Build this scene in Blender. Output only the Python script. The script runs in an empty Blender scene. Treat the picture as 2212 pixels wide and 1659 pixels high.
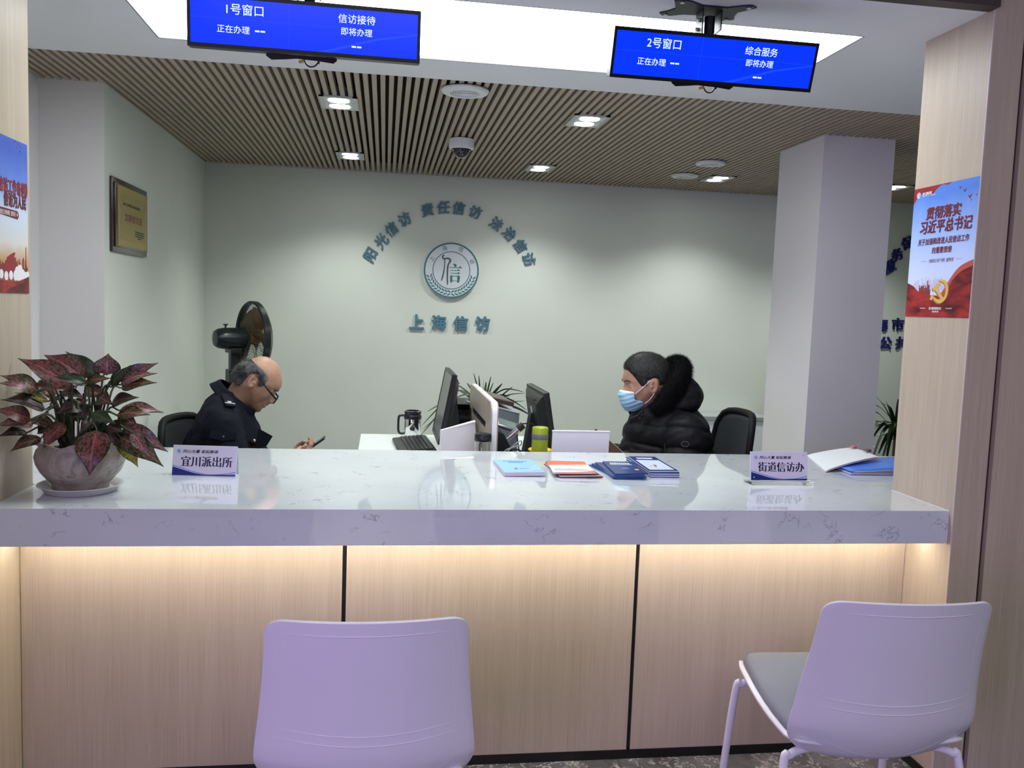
import bpy, bmesh, math, random
import numpy as np
from mathutils import Vector, Matrix
PI = math.pi
R = math.radians
sc = bpy.context.scene
col = sc.collection
rnd = random.Random(7)

# ------------------------------------------------------------------ camera
FPX, CAM_H = 1874.6, 1.48
yaw, pit, rol = R(8.4947), R(4.9986), R(2.1194)
fw = Vector((math.sin(yaw)*math.cos(pit), math.cos(yaw)*math.cos(pit), -math.sin(pit)))
rt = Vector((math.cos(yaw), -math.sin(yaw), 0)); up = rt.cross(fw)
r2 = rt*math.cos(rol) + up*math.sin(rol); u2 = -rt*math.sin(rol) + up*math.cos(rol)
cam = bpy.data.cameras.new('camera'); camo = bpy.data.objects.new('camera', cam); col.objects.link(camo)
cam.sensor_width = 36; cam.sensor_fit = 'HORIZONTAL'; cam.lens = FPX/2212*36; cam.clip_start = .02; cam.clip_end = 60
camo.matrix_world = Matrix(((r2.x, u2.x, -fw.x, 0), (r2.y, u2.y, -fw.y, 0), (r2.z, u2.z, -fw.z, CAM_H), (0, 0, 0, 1)))
sc.camera = camo

# ------------------------------------------------------------------ world, room lights, exposure
sc.view_settings.view_transform = 'Standard'; sc.view_settings.look = 'None'
sc.view_settings.gamma = 1; sc.view_settings.use_curve_mapping = False
sc.view_settings.exposure = 0.42
w = bpy.data.worlds.new('world'); sc.world = w; w.use_nodes = True
w.node_tree.nodes['Background'].inputs[0].default_value = (.56, .55, .66, 1)
w.node_tree.nodes['Background'].inputs[1].default_value = .16

def area(name, loc, aim, sx, sy, power, color, spread=180, shape='RECTANGLE'):
    l = bpy.data.lights.new(name, 'AREA'); l.shape = shape; l.size = sx; l.size_y = sy
    l.energy = power; l.color = color; l.spread = R(spread)
    o = bpy.data.objects.new(name, l); col.objects.link(o); o.location = loc
    o.rotation_euler = (Vector(aim)-Vector(loc)).to_track_quat('-Z', 'Y').to_euler()
    return o
# the hall behind the camera: assumed ceiling lights and an assumed violet light from the left, all unseen
area('hall_ceiling_light_assumed', (0.3, -1.2, 2.9), (0.3, -1.2, 0), 3.0, 1.4, 42, (.97, .94, 1))
area('hall_ceiling_light_assumed', (2.2, 0.4, 2.9), (2.2, 0.4, 0), 1.2, 1.2, 9, (.95, .93, 1))
area('hall_violet_light_assumed', (-1.55, -0.55, 1.35), (0.5, 2.1, .7), 1.0, 1.0, 32, (.55, .38, 1))  # assumed source of the violet tint on the chairs, no known screen

# ------------------------------------------------------------------ materials
MATS = {}
def mat(name, c, rough=.5, metal=0, emit=None, es=0, spec=.5, trans=0, ior=1.45, alpha=1, coat=0, sheen=0):
    if name in MATS: return MATS[name]
    m = bpy.data.materials.new(name); m.use_nodes = True
    b = m.node_tree.nodes['Principled BSDF']
    b.inputs['Base Color'].default_value = (*c, 1); b.inputs['Roughness'].default_value = rough
    b.inputs['Metallic'].default_value = metal; b.inputs['Specular IOR Level'].default_value = spec
    b.inputs['IOR'].default_value = ior; b.inputs['Transmission Weight'].default_value = trans
    b.inputs['Coat Weight'].default_value = coat; b.inputs['Sheen Weight'].default_value = sheen
    if emit: b.inputs['Emission Color'].default_value = (*emit, 1); b.inputs['Emission Strength'].default_value = es
    MATS[name] = m; return m

class NT:
    def __init__(s, m): s.m = m; s.t = m.node_tree; s.b = s.t.nodes['Principled BSDF']
    def n(s, typ, **kw):
        x = s.t.nodes.new(typ)
        for k, v in kw.items():
            if k in ('operation', 'blend_type', 'data_type', 'noise_dimensions', 'interpolation', 'feature', 'wave_type', 'bands_direction', 'distance'): setattr(x, k, v)
        return x
    def l(s, a, ao, b, bi): s.t.links.new(a.outputs[ao], b.inputs[bi])
    def coords(s, scale=(1, 1, 1), rot=(0, 0, 0), out='Object'):
        tc = s.n('ShaderNodeTexCoord'); mp = s.n('ShaderNodeMapping')
        mp.inputs['Scale'].default_value = scale; mp.inputs['Rotation'].default_value = rot
        s.l(tc, out, mp, 'Vector'); return mp
    def noise(s, vec, scale, detail=2, rough=.5, dist=0):
        x = s.n('ShaderNodeTexNoise'); x.inputs['Scale'].default_value = scale; x.inputs['Detail'].default_value = detail
        x.inputs['Roughness'].default_value = rough; x.inputs['Distortion'].default_value = dist
        if vec: s.l(vec, 0, x, 'Vector')
        return x
    def ramp(s, src, so, stops, interp='LINEAR'):
        x = s.n('ShaderNodeValToRGB'); e = x.color_ramp.elements; x.color_ramp.interpolation = interp
        while len(e) < len(stops): e.new(.5)
        for q, (p, c) in zip(e, stops): q.position = p; q.color = (*c, 1) if len(c) == 3 else c
        s.l(src, so, x, 'Fac'); return x
    def mix(s, a, ao, b, bo, f=None, fo=0, fac=.5, mode='MIX'):
        x = s.n('ShaderNodeMix', data_type='RGBA', blend_type=mode)
        x.inputs['Factor'].default_value = fac
        for src, so, i in ((a, ao, 6), (b, bo, 7)):
            if isinstance(src, tuple): x.inputs[i].default_value = (*src, 1)
            else: s.t.links.new(src.outputs[so], x.inputs[i])
        if f: s.t.links.new(f.outputs[fo], x.inputs[0])
        return x
    def bump(s, src, so, strength, dist=.002):
        x = s.n('ShaderNodeBump'); x.inputs['Strength'].default_value = strength; x.inputs['Distance'].default_value = dist
        s.l(src, so, x, 'Height'); s.l(x, 0, s.b, 'Normal'); return x

def wood_mat(name, c0, c1, c2, rough=.42):
    m = mat(name, c1, rough); t = NT(m)
    v = t.coords((420, 420, 4.5)); a = t.noise(v, 1.0, 3, .6)
    v2 = t.coords((36, 36, .9)); b = t.noise(v2, 1.0, 2, .5)
    r = t.ramp(a, 0, [(.25, c0), (.5, c1), (.75, c2)])
    r3 = t.ramp(b, 0, [(.3, (.93, .925, .92)), (.7, (1.03, 1.03, 1.03))])
    x = t.mix(r, 0, r3, 0, fac=1, mode='MULTIPLY'); t.l(x, 2, t.b, 'Base Color')
    t.bump(a, 0, .12, .001); return m
M_WOOD = wood_mat('ash_laminate', (.44, .36, .27), (.52, .435, .335), (.585, .495, .39))
M_WOOD_DK = mat('dark_brown_laminate', (.05, .035, .035), .45)
M_BLACK = mat('black_trim', (.008, .008, .009), .35)

def stone_mat():
    m = mat('white_quartz', (.78, .81, .84), .03, spec=.75, coat=.6); t = NT(m)
    v = t.coords((1.0, 1.0, 1.0)); wn = t.noise(v, 5, 3, .6)
    mp = t.n('ShaderNodeVectorMath', operation='MULTIPLY_ADD'); t.l(wn, 'Color', mp, 0); mp.inputs[1].default_value = (.16, .16, .16); t.l(v, 0, mp, 2)
    a = t.noise(mp, 9, 4, .62)
    ve = t.ramp(a, 0, [(.485, (0, 0, 0)), (.5, (1, 1, 1)), (.512, (0, 0, 0))])
    b = t.noise(v, 11, 2, .5); mk = t.ramp(b, 0, [(.54, (0, 0, 0)), (.66, (1, 1, 1))])
    f = t.mix(ve, 0, mk, 0, fac=1, mode='MULTIPLY')
    cl = t.noise(v, 3, 2, .5); base = t.ramp(cl, 0, [(.3, (.60, .64, .68)), (.7, (.67, .71, .745))])
    x = t.mix(base, 0, (.36, .36, .39), 0, f, 2); t.l(x, 2, t.b, 'Base Color'); return m
M_STONE = stone_mat()

def floor_mat():
    m = mat('grey_marble', (.2, .2, .21), .12); t = NT(m)
    v = t.coords(); wn = t.noise(v, 4, 4, .6)
    mp = t.n('ShaderNodeVectorMath', operation='MULTIPLY_ADD'); t.l(wn, 'Color', mp, 0); mp.inputs[1].default_value = (.5, .5, .5); t.l(v, 0, mp, 2)
    a = t.noise(mp, 5, 6, .65); base = t.ramp(a, 0, [(.3, (.08, .08, .085)), (.55, (.17, .17, .18)), (.75, (.31, .31, .325))])
    ve = t.noise(mp, 7, 5, .6); vr = t.ramp(ve, 0, [(.485, (0, 0, 0)), (.5, (1, 1, 1)), (.515, (0, 0, 0))])
    x = t.mix(base, 0, (.62, .6, .59), 0, vr, 0)
    bk = t.n('ShaderNodeTexBrick'); bk.offset = 0; bk.inputs['Scale'].default_value = 1
    bk.inputs['Mortar Size'].default_value = .0015; bk.inputs['Brick Width'].default_value = .8; bk.inputs['Row Height'].default_value = .8
    t.l(v, 0, bk, 'Vector'); y = t.mix(x, 2, (.05, .05, .05), 0, bk, 1); t.l(y, 2, t.b, 'Base Color'); return m
M_FLOOR = floor_mat()

def paint(name, c, sc_=60):
    m = mat(name, c, .75, spec=.25); t = NT(m); v = t.coords(); a = t.noise(v, sc_, 3, .6); t.bump(a, 0, .15, .002)
    b = t.noise(v, 1.3, 3, .5); r = t.ramp(b, 0, [(.3, tuple(x*.95 for x in c)), (.7, tuple(min(1, x*1.03) for x in c))]); t.l(r, 0, t.b, 'Base Color'); return m
M_WALL = paint('sage_wall_paint', (.645, .685, .63))
M_COLM = paint('lilac_grey_paint', (.75, .73, .74))
M_CEIL = paint('white_ceiling_paint', (.78, .78, .80))
M_SLAT = wood_mat('slat_laminate', (.35, .28, .205), (.41, .34, .255), (.47, .39, .30), .5)
M_VOID = mat('ceiling_void', (.045, .036, .028), .9)
M_WHITE = mat('white_plastic', (.8, .8, .82), .35)
M_BLKPL = mat('black_plastic', (.012, .013, .015), .32)
M_CHROME = mat('chrome', (.75, .75, .76), .12, 1)
M_STEEL = mat('brushed_steel', (.5, .51, .52), .28, 1)
M_LAMP = mat('lamp_glow', (1, 1, 1), .5, emit=(.95, 1, .93), es=24)
M_PANEL = mat('light_panel_glow', (1, 1, 1), .5, emit=(.93, .985, 1), es=5.5)
M_STRIP = mat('strip_glow', (1, .9, .7), .5, emit=(1, .91, .74), es=29)

# ------------------------------------------------------------------ object helpers
def tag(o, label, cat=None, group=None, kind=None):
    o['label'] = label
    if cat: o['category'] = cat
    if group: o['group'] = group
    if kind: o['kind'] = kind
    return o
def thing(name, label, cat, loc=(0, 0, 0), rz=0, group=None):
    o = bpy.data.objects.new(name, None); col.objects.link(o); o.empty_display_size = .05
    o.location = loc; o.rotation_euler = (0, 0, rz); tag(o, label, cat, group); return o
def link(name, me, m=None, parent=None):
    o = bpy.data.objects.new(name, me); col.objects.link(o)
    if m is not None:
        for k in (m if isinstance(m, (list, tuple)) else [m]): me.materials.append(k)
    if parent: o.parent = parent
    return o
def dup(root, loc, rz, label, group=None):
    r = root.copy(); col.objects.link(r); r.location = loc; r.rotation_euler = (0, 0, rz); r['label'] = label
    if group: r['group'] = group
    def rec(a, b):
        for ch in a.children:
            c = ch.copy(); col.objects.link(c); c.parent = b; c.matrix_parent_inverse = ch.matrix_parent_inverse.copy(); rec(ch, c)
    rec(root, r); return r
I4 = Matrix.Identity(4)
def frame(loc, x, z):
    x = Vector(x).normalized(); z = Vector(z).normalized(); y = z.cross(x).normalized(); x = y.cross(z)
    m = Matrix((x, y, z)).transposed().to_4x4(); m.translation = loc; return m
class MB:
    def __init__(s): s.b = bmesh.new()
    def box(s, x0, x1, y0, y1, z0, z1, bev=0, mx=I4, seg=2):
        c = Matrix.Translation(((x0+x1)/2, (y0+y1)/2, (z0+z1)/2)) @ Matrix.Diagonal((x1-x0, y1-y0, z1-z0, 1))
        r = bmesh.ops.create_cube(s.b, size=1, matrix=mx @ c)
        if bev:
            es = {e for v in r['verts'] for e in v.link_edges}
            bmesh.ops.bevel(s.b, geom=list(es), offset=bev, segments=seg, profile=.5, affect='EDGES')
        return s
    def loft(s, rings, closed=True, cap0=False, cap1=False):
        vs = [[s.b.verts.new(p) for p in ring] for ring in rings]
        n = len(vs[0])
        for a, b in zip(vs, vs[1:]):
            for i in range(n if closed else n-1):
                j = (i+1) % n
                try: s.b.faces.new((a[i], a[j], b[j], b[i]))
                except ValueError: pass
        if cap0: s.b.faces.new(vs[0][::-1])
        if cap1: s.b.faces.new(vs[-1])
        return s
    def lathe(s, prof, n=32, mx=I4, cap0=True, cap1=True):
        rings = [[mx @ Vector((max(r, 1e-5)*math.cos(2*PI*i/n), max(r, 1e-5)*math.sin(2*PI*i/n), z)) for i in range(n)] for r, z in prof]
        return s.loft(rings, True, cap0, cap1)
    def tube(s, pts, r, n=8, caps=True, closed=False):
        pts = [Vector(p) for p in pts]; rr = r if isinstance(r, (list, tuple)) else [r]*len(pts); rings = []; nrm = None; N = len(pts)
        for i, p in enumerate(pts):
            if closed: t = (pts[(i+1) % N]-pts[i-1]).normalized()
            else: t = (pts[min(i+1, N-1)]-pts[max(i-1, 0)]).normalized()
            if nrm is None:
                nrm = t.orthogonal().normalized()
            nrm = (nrm - t*nrm.dot(t)).normalized(); bi = t.cross(nrm)
            rings.append([p+(nrm*math.cos(2*PI*k/n)+bi*math.sin(2*PI*k/n))*rr[i] for k in range(n)])
        if closed: rings.append(rings[0]); 
        return s.loft(rings, True, caps and not closed, caps and not closed)
    def prism(s, pts, d0, d1, mx=I4):
        a = [s.b.verts.new(mx @ Vector((x, y, d0))) for x, y in pts]; b = [s.b.verts.new(mx @ Vector((x, y, d1))) for x, y in pts]
        n = len(pts); s.b.faces.new(a[::-1]); s.b.faces.new(b)
        for i in range(n): s.b.faces.new((a[i], a[(i+1) % n], b[(i+1) % n], b[i]))
        return s
    def ring(s, r0, r1, d0, d1, n=64, mx=I4):
        P = lambda r, d: [mx @ Vector((r*math.cos(2*PI*i/n), r*math.sin(2*PI*i/n), d)) for i in range(n)]
        rings = [P(r0, d0), P(r1, d0), P(r1, d1), P(r0, d1), P(r0, d0)]
        return s.loft(rings)
    def grid(s, f, nu, nv):
        vs = [[s.b.verts.new(f(i/nu, j/nv)) for j in range(nv+1)] for i in range(nu+1)]
        for i in range(nu):
            for j in range(nv): s.b.faces.new((vs[i][j], vs[i+1][j], vs[i+1][j+1], vs[i][j+1]))
        return s
    def quad(s, *ps):
        s.b.faces.new([s.b.verts.new(p) for p in ps]); return s
    def build(s, name, m, parent=None, smooth=False, angle=40, weld=0):
        if weld: bmesh.ops.remove_doubles(s.b, verts=s.b.verts, dist=weld)
        bmesh.ops.recalc_face_normals(s.b, faces=s.b.faces)
        me = bpy.data.meshes.new(name); s.b.to_mesh(me); s.b.free()
        if smooth:
            me.shade_smooth() if hasattr(me, 'shade_smooth') else None
            if angle < 180: me.set_sharp_from_angle(angle=R(angle))
        return link(name, me, m, parent)
def struct(o): o['kind'] = 'structure'; return o
def arc_pts(pts, n=8):
    """Catmull-Rom through points"""
    P = [Vector(p) for p in pts]; out = []
    for i in range(len(P)-1):
        a, b, c, d = P[max(i-1, 0)], P[i], P[i+1], P[min(i+2, len(P)-1)]
        for k in range(n):
            t = k/n; out.append(.5*((2*b)+(c-a)*t+(2*a-5*b+4*c-d)*t*t+(3*b-a-3*c+d)*t**3))
    out.append(P[-1]); return out
_tc = {}
def text_mesh(body, offset=0, extrude=0, shear=0, serif=False):
    key = (body, offset, extrude, shear, serif)
    if key in _tc: return _tc[key].copy()
    bold = offset if offset > .012 and not serif else 0
    c = bpy.data.curves.new('lettering', 'FONT'); c.body = body; c.size = 1; c.offset = 0 if bold else offset; c.extrude = extrude; c.shear = shear; c.resolution_u = 4
    o = bpy.data.objects.new('lettering', c); col.objects.link(o)
    bpy.context.view_layer.update()
    me = bpy.data.meshes.new_from_object(o.evaluated_get(bpy.context.evaluated_depsgraph_get()))
    bpy.data.objects.remove(o); bpy.data.curves.remove(c)
    n = len(me.vertices); co = np.empty(n*3); me.vertices.foreach_get('co', co); co = co.reshape(-1, 3)
    lo, hi = co.min(0), co.max(0); co -= (lo+hi)/2
    me.vertices.foreach_set('co', co.ravel()); me.materials.clear(); me['w'] = float(hi[0]-lo[0]); me['h'] = float(hi[1]-lo[1])
    if serif:   # book face: thick uprights, thin crossbars
        b = bmesh.new(); b.from_mesh(me); g = list(b.verts)+list(b.edges)+list(b.faces)
        for dx in (.022, -.022, .04, -.04):
            r = bmesh.ops.duplicate(b, geom=g)
            bmesh.ops.translate(b, verts=[e for e in r['geom'] if isinstance(e, bmesh.types.BMVert)], vec=(dx, 0, abs(dx)*.002))
        b.to_mesh(me); b.free()
    if bold:
        b = bmesh.new(); b.from_mesh(me); g = list(b.verts)+list(b.edges)+list(b.faces); bb = bold*.8
        for k, (dx, dy) in enumerate(((bb, bb), (-bb, bb), (bb, -bb), (-bb, -bb))):
            r = bmesh.ops.duplicate(b, geom=g)
            bmesh.ops.translate(b, verts=[e for e in r['geom'] if isinstance(e, bmesh.types.BMVert)], vec=(dx, dy, (k+1)*.00004))
        b.to_mesh(me); b.free()
    _tc[key] = me; return me.copy()
def text(body, loc, right, upv, m, parent=None, size=None, width=None, height=None, offset=0, extrude=0, shear=0, rot=0, name='lettering', serif=False):
    """lettering centred at loc; right/upv are its directions"""
    me = text_mesh(body, offset, extrude, shear, serif)
    sx = sy = size or 1
    if width: sx = width/me['w']; sy = sx if not height else sy
    if height: sy = height/me['h']; sx = sx if width else sy
    o = link(name, me, m, parent)
    x = Vector(right).normalized(); y = Vector(upv).normalized(); x, y = x*math.cos(rot)+y*math.sin(rot), y*math.cos(rot)-x*math.sin(rot)
    z = x.cross(y)
    mw = Matrix((x*sx, y*sy, z*(1 if extrude else 1))).transposed().to_4x4(); mw.translation = loc
    me.transform(mw); return o

# ------------------------------------------------------------------ implicit surfaces (clothes, bodies)
def ss(a, b, x): t = np.clip((x-a)/(b-a), 0, 1); return t*t*(3-2*t)
def smin(a, b, k):
    h = np.maximum(k-np.abs(a-b), 0)/k; return np.minimum(a, b)-h*h*k*.25
def smax(a, b, k): return -smin(-a, -b, k)
def s_ell(p, c, r, Rm=None):
    q = p-np.array(c)
    if Rm is not None: q = q @ Rm
    r = np.array(r); k0 = np.linalg.norm(q/r, axis=1); k1 = np.linalg.norm(q/(r*r), axis=1)+1e-9; return k0*(k0-1)/k1
def s_cone(p, a, b, ra, rb):
    a = np.array(a, float); ab = np.array(b, float)-a; q = p-a; t = np.clip(q @ ab/(ab @ ab), 0, 1)
    return np.linalg.norm(q-t[:, None]*ab, axis=1)-(ra+t*(rb-ra))
def chain(p, pts, k=.02):
    d = None
    for (a, ra), (b, rb) in zip(pts, pts[1:]):
        e = s_cone(p, a, b, ra, rb); d = e if d is None else smin(d, e, k)
    return d
def nets(f, lo, hi, h, margin=.012):
    """surface net of f<0 in a box, evaluated only near the surface"""
    B = 8; lo = np.array(lo, float); n = np.ceil((np.array(hi)-lo)/h/B).astype(int)
    F = np.full(tuple(n*B), 1., np.float32)
    I = np.stack(np.meshgrid(*[np.arange(k) for k in n], indexing='ij'), -1).reshape(-1, 3)
    d = f(lo+(I*B+(B-1)/2)*h); near = np.abs(d) < B*h*.87*1.25+margin
    off = np.stack(np.meshgrid(*[np.arange(B)]*3, indexing='ij'), -1).reshape(-1, 3)
    for i, s, x in zip(I, d, near):
        if not x and s < 0: F[i[0]*B:i[0]*B+B, i[1]*B:i[1]*B+B, i[2]*B:i[2]*B+B] = -1
    J = I[near]
    for c in range(0, len(J), 400):
        q = J[c:c+400]; P = (q[:, None]*B+off[None]).reshape(-1, 3); v = f(lo+P*h).astype(np.float32)
        F[P[:, 0], P[:, 1], P[:, 2]] = v
    F[0] = F[-1] = 1; F[:, 0] = F[:, -1] = 1; F[:, :, 0] = F[:, :, -1] = 1
    S = F < 0
    cor = [(i, j, k) for i in (0, 1) for j in (0, 1) for k in (0, 1)]
    sl = lambda A, c: A[c[0]:A.shape[0]-1+c[0], c[1]:A.shape[1]-1+c[1], c[2]:A.shape[2]-1+c[2]]
    cnt = sum(sl(S, c).astype(np.int8) for c in cor); act = (cnt > 0) & (cnt < 8)
    cells = np.argwhere(act); idx = np.full(act.shape, -1, np.int64); idx[act] = np.arange(len(cells))
    V = [F[cells[:, 0]+c[0], cells[:, 1]+c[1], cells[:, 2]+c[2]] for c in cor]
    acc = np.zeros((len(cells), 3)); num = np.zeros(len(cells))
    for a in range(8):
        for b in range(a+1, 8):
            ca, cb = np.array(cor[a]), np.array(cor[b])
            if np.abs(ca-cb).sum() != 1: continue
            mk = (V[a] < 0) != (V[b] < 0); va, vb = V[a][mk], V[b][mk]; t = (va/(va-vb))[:, None]
            acc[mk] += ca+t*(cb-ca); num[mk] += 1
    verts = lo+(cells+acc/num[:, None])*h
    faces = []
    for ax in range(3):
        a1, a2 = (ax+1) % 3, (ax+2) % 3
        s0 = [slice(None)]*3; s1 = [slice(None)]*3; s0[ax] = slice(0, -1); s1[ax] = slice(1, None)
        A, Bq = S[tuple(s0)], S[tuple(s1)]; e = np.argwhere(A != Bq)
        e = e[(e[:, a1] > 0) & (e[:, a2] > 0)]; flip = A[e[:, 0], e[:, 1], e[:, 2]]
        def at(d1, d2):
            q = e.copy(); q[:, a1] -= d1; q[:, a2] -= d2; return idx[q[:, 0], q[:, 1], q[:, 2]]
        Q = np.stack([at(1, 1), at(0, 1), at(0, 0), at(1, 0)], 1)
        Q[~flip] = Q[~flip][:, ::-1]; faces.append(Q[(Q >= 0).all(1)])
    return verts, np.concatenate(faces)
def mesh_np(name, verts, faces, m, parent=None, smooth=True):
    me = bpy.data.meshes.new(name); k = faces.shape[1]
    me.vertices.add(len(verts)); me.vertices.foreach_set('co', np.asarray(verts, np.float32).ravel())
    me.loops.add(faces.size); me.loops.foreach_set('vertex_index', faces.ravel().astype(np.int32))
    me.polygons.add(len(faces)); me.polygons.foreach_set('loop_start', np.arange(0, faces.size, k, dtype=np.int32))
    me.update(calc_edges=True); me.validate()
    if smooth: me.shade_smooth()
    return link(name, me, m, parent)

# ================================================================== THE SETTING
ZC, ZH = .891, 2.424
YB = 6.50
PL, PR = -1.046, 1.783          # inner faces of the two pillars
PF, PBK = 2.45, 2.785           # pillar front and back
def sbox(name, m, *b, bev=0):
    return struct(MB().box(*b, bev=bev).build(name, m))
sbox('floor', M_FLOOR, -4, 6, -4, 7, -.06, 0)
sbox('wall_back', M_WALL, -1.7, 5.2, YB, YB+.12, 0, 2.75)
sbox('wall_left', M_WALL, -1.70, -1.28, 4.262, YB, 0, 2.75)
sbox('wall_left_recess', M_COLM, -1.72, -1.56, 2.785, 4.262, 0, 2.75)
sbox('wall_left_column', M_COLM, -1.56, -1.281, 4.258, 4.275, 0, 2.60)
sbox('wall_right', M_WALL, 5.1, 5.25, 2.7, YB, 0, 2.75)
sbox('wall_column', M_COLM, 2.221, 2.617, 4.29, 4.80, 0, 2.60)
sbox('wall_left_pillar', M_WOOD, -2.2, PL, PF, PBK, 0, 2.75)
sbox('wall_left_hall_unseen', M_WOOD, -1.45, -1.30, .35, PF-.001, 0, 2.95)  # unseen wall, added to keep violet hall light off the counter's left end
sbox('wall_right_pillar', M_WOOD, PR, 1.886, PF, PBK, 0, 2.95)
sbox('wall_right_panel', M_WOOD, 1.905, 3.4, PF, PBK, .012, 2.95)
sbox('trim_1', mat('bronze_strip', (.20, .15, .12), .16, 1), 1.885, 1.906, PF+.018, PF+.04, .012, 2.95)
sbox('trim_2', mat('pillar_edge', (.62, .55, .50), .4), PR-.0012, PR+.003, PF-.0012, PF+.003, .012, 2.95)
sbox('baseboard_right', M_BLACK, PR-.006, PR, PF, 2.681, 0, .03)
sbox('baseboard_left', M_BLACK, PL, PL+.006, PF, 2.681, 0, .03)
sbox('wall_right_back', M_COLM, 1.886, 5.1, PBK, PBK+.06, 0, 2.75)
# ceilings: a white soffit over the counter with a hole for its light panel, then timber slats
LX0, LX1, LY0, LY1 = -.852, 1.563, 2.784, 3.461
m_ = MB()
for b in ((-1.7, LX0, PF+.02, 3.745), (LX1, 5.1, PF+.02, 3.745), (LX0, LX1, PF+.02, LY0), (LX0, LX1, LY1, 3.745)):
    m_.box(b[0], b[1], b[2], b[3], ZH, ZH+.10)
struct(m_.build('ceiling', M_CEIL))
sbox('trim_3', M_WOOD_DK, PL+.002, PR-.004, PF-.03, PF+.02, ZH-.004, 2.95)     # dark fascia facing the hall
m_ = MB(); x = -1.66
while x < 5.08:
    m_.box(x, x+.0205, 3.745, YB-.002, ZH+.003, ZH+.040); x += .0368
struct(m_.build('ceiling_slats', M_SLAT))
sbox('ceiling_void', M_VOID, -1.7, 5.1, 3.745, YB, ZH+.075, ZH+.11)
# counter front, worktop, glow strip
cf = thing('counter_front', 'ash laminate counter front in three panels split by black grooves', 'counter front', (.37, 2.70, 0))
YP = 2.681
def cbox(name, m, par, *b, bev=0):
    o = MB().box(*b, bev=bev).build(name, m); o.parent = par; o.matrix_parent_inverse = Matrix.Translation(-Vector(par.location)); return o
cbox('groove_backing', M_BLACK, cf, PL+.003, PR-.003, YP+.006, YP+.05, .0, .786)
for a, b in ((PL+.002, -.111), (-.098, .830), (.843, PR-.002)):
    cbox('front_panel', M_WOOD, cf, a, b, YP, YP+.018, .031, .786)
cbox('plinth', M_BLACK, cf, PL+.003, PR-.003, YP-.003, YP+.006, 0, .03)
wt = MB()
wt.prism([(PL+.001, 2.472), (PR-.0015, 2.472), (PR-.0015, 2.80), (2.55, 2.80), (2.55, 3.50), (-1.555, 3.50), (-1.555, 2.80), (PL+.001, 2.80)], ZC-.022, ZC)
wt.box(PL+.001, PR-.0015, 2.472, 2.492, ZC-.105, ZC-.012)
tag(wt.build('worktop', M_STONE), 'white quartz worktop with grey veins running across the whole counter', 'countertop')
tag(MB().box(PR-.0015, PR-.0002, 2.470, 2.79, ZC-.107, ZC+.001).build('silicone_joint', M_WHITE), 'thin white sealant line where worktop meets right pillar', 'sealant')
ls = thing('light_strip', 'warm glowing light strip under the front edge of the worktop', 'light strip', (.37, 2.60, .78))
cbox('diffuser', M_STRIP, ls, PL+.02, PR-.02, 2.575, 2.590, ZC-.1035, ZC-.0985)
cbox('channel', M_WHITE, ls, PL+.01, PR-.01, 2.492, 2.68, ZC-.098, ZC-.094)
# overhead light panel
lp = thing('ceiling_light_panel', 'long glowing white light panel in the ceiling above the counter', 'ceiling light', ((LX0+LX1)/2, (LY0+LY1)/2, ZH))
cbox('diffuser', M_PANEL, lp, LX0+.006, LX1-.006, LY0+.006, LY1-.006, ZH+.012, ZH+.02)
fr = MB()
for b in ((LX0, LX1, LY0, LY0+.006), (LX0, LX1, LY1-.006, LY1), (LX0, LX0+.006, LY0+.006, LY1-.006), (LX1-.006, LX1, LY0+.006, LY1-.006)): fr.box(b[0], b[1], b[2], b[3], ZH, ZH+.03)
o = fr.build('frame', mat('grey_frame', (.3, .3, .32), .4)); o.parent = lp; o.matrix_parent_inverse = Matrix.Translation(-Vector(lp.location))
def put(mb, name, m, par, **k):
    """build in world coordinates and hang on its thing without moving it"""
    o = mb.build(name, m, None, **k); o.parent = par; o.matrix_parent_inverse = par.matrix_basis.inverted(); return o
def hang(o, par): o.parent = par; o.matrix_parent_inverse = par.matrix_basis.inverted(); return o

# ================================================================== ON THE CEILING
def downlight(loc, label, power=36):
    t = thing('downlight', label, 'ceiling light', loc, 0, 'twin square downlights in the slatted ceiling')
    m = MB(); s, d = .088, .13
    m.box(-s, s, -d, -d+.022, -.004, .004); m.box(-s, s, d-.022, d, -.004, .004); m.box(-s, s, -.012, .012, -.004, .004)
    m.box(-s, -s+.022, -d, d, -.0042, .004); m.box(s-.022, s, -d, d, -.0042, .004)
    m.box(-s+.002, s-.002, -d+.002, d-.002, -.0025, .0035)
    m.build('frame', mat('lamp_frame', (.50, .52, .51), .3), t)
    for q in (-1, 1):
        MB().lathe([(.049, .002), (.049, -.004), (.042, -.0045)], 28).build('lamp', M_LAMP, t).location = (0, q*.060, 0)
    m = MB(); m.box(-.07, .07, -.11, .11, .004, .05); m.build('housing', mat('lamp_housing', (.34, .36, .35), .5), t)
    l = bpy.data.lights.new('downlight_beam', 'SPOT'); l.energy = power; l.color = (.95, 1, .94); l.spot_size = R(128); l.spot_blend = .75; l.shadow_soft_size = .06
    o = bpy.data.objects.new('downlight_beam', l); col.objects.link(o); o.location = (loc[0], loc[1], loc[2]-.03)
    return t
DLZ = ZH-.001
for x, y, lb in ((-.237, 4.318, 'large near twin downlight left of the round air vent'),
                 (-.243, 5.82, 'small far twin downlight on the left, above the standing fan'),
                 (.976, 4.334, 'twin square downlight right of the dome camera, the nearest of the right side'),
                 (1.009, 5.855, 'small far twin downlight straight right of the dome camera'),
                 (2.258, 5.844, 'twin downlight left of the lilac column, beside two small round vents'),
                 (3.52, 5.76, 'downlight half hidden behind the right edge of the lilac column')):
    downlight((x, y, DLZ), lb)
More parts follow.
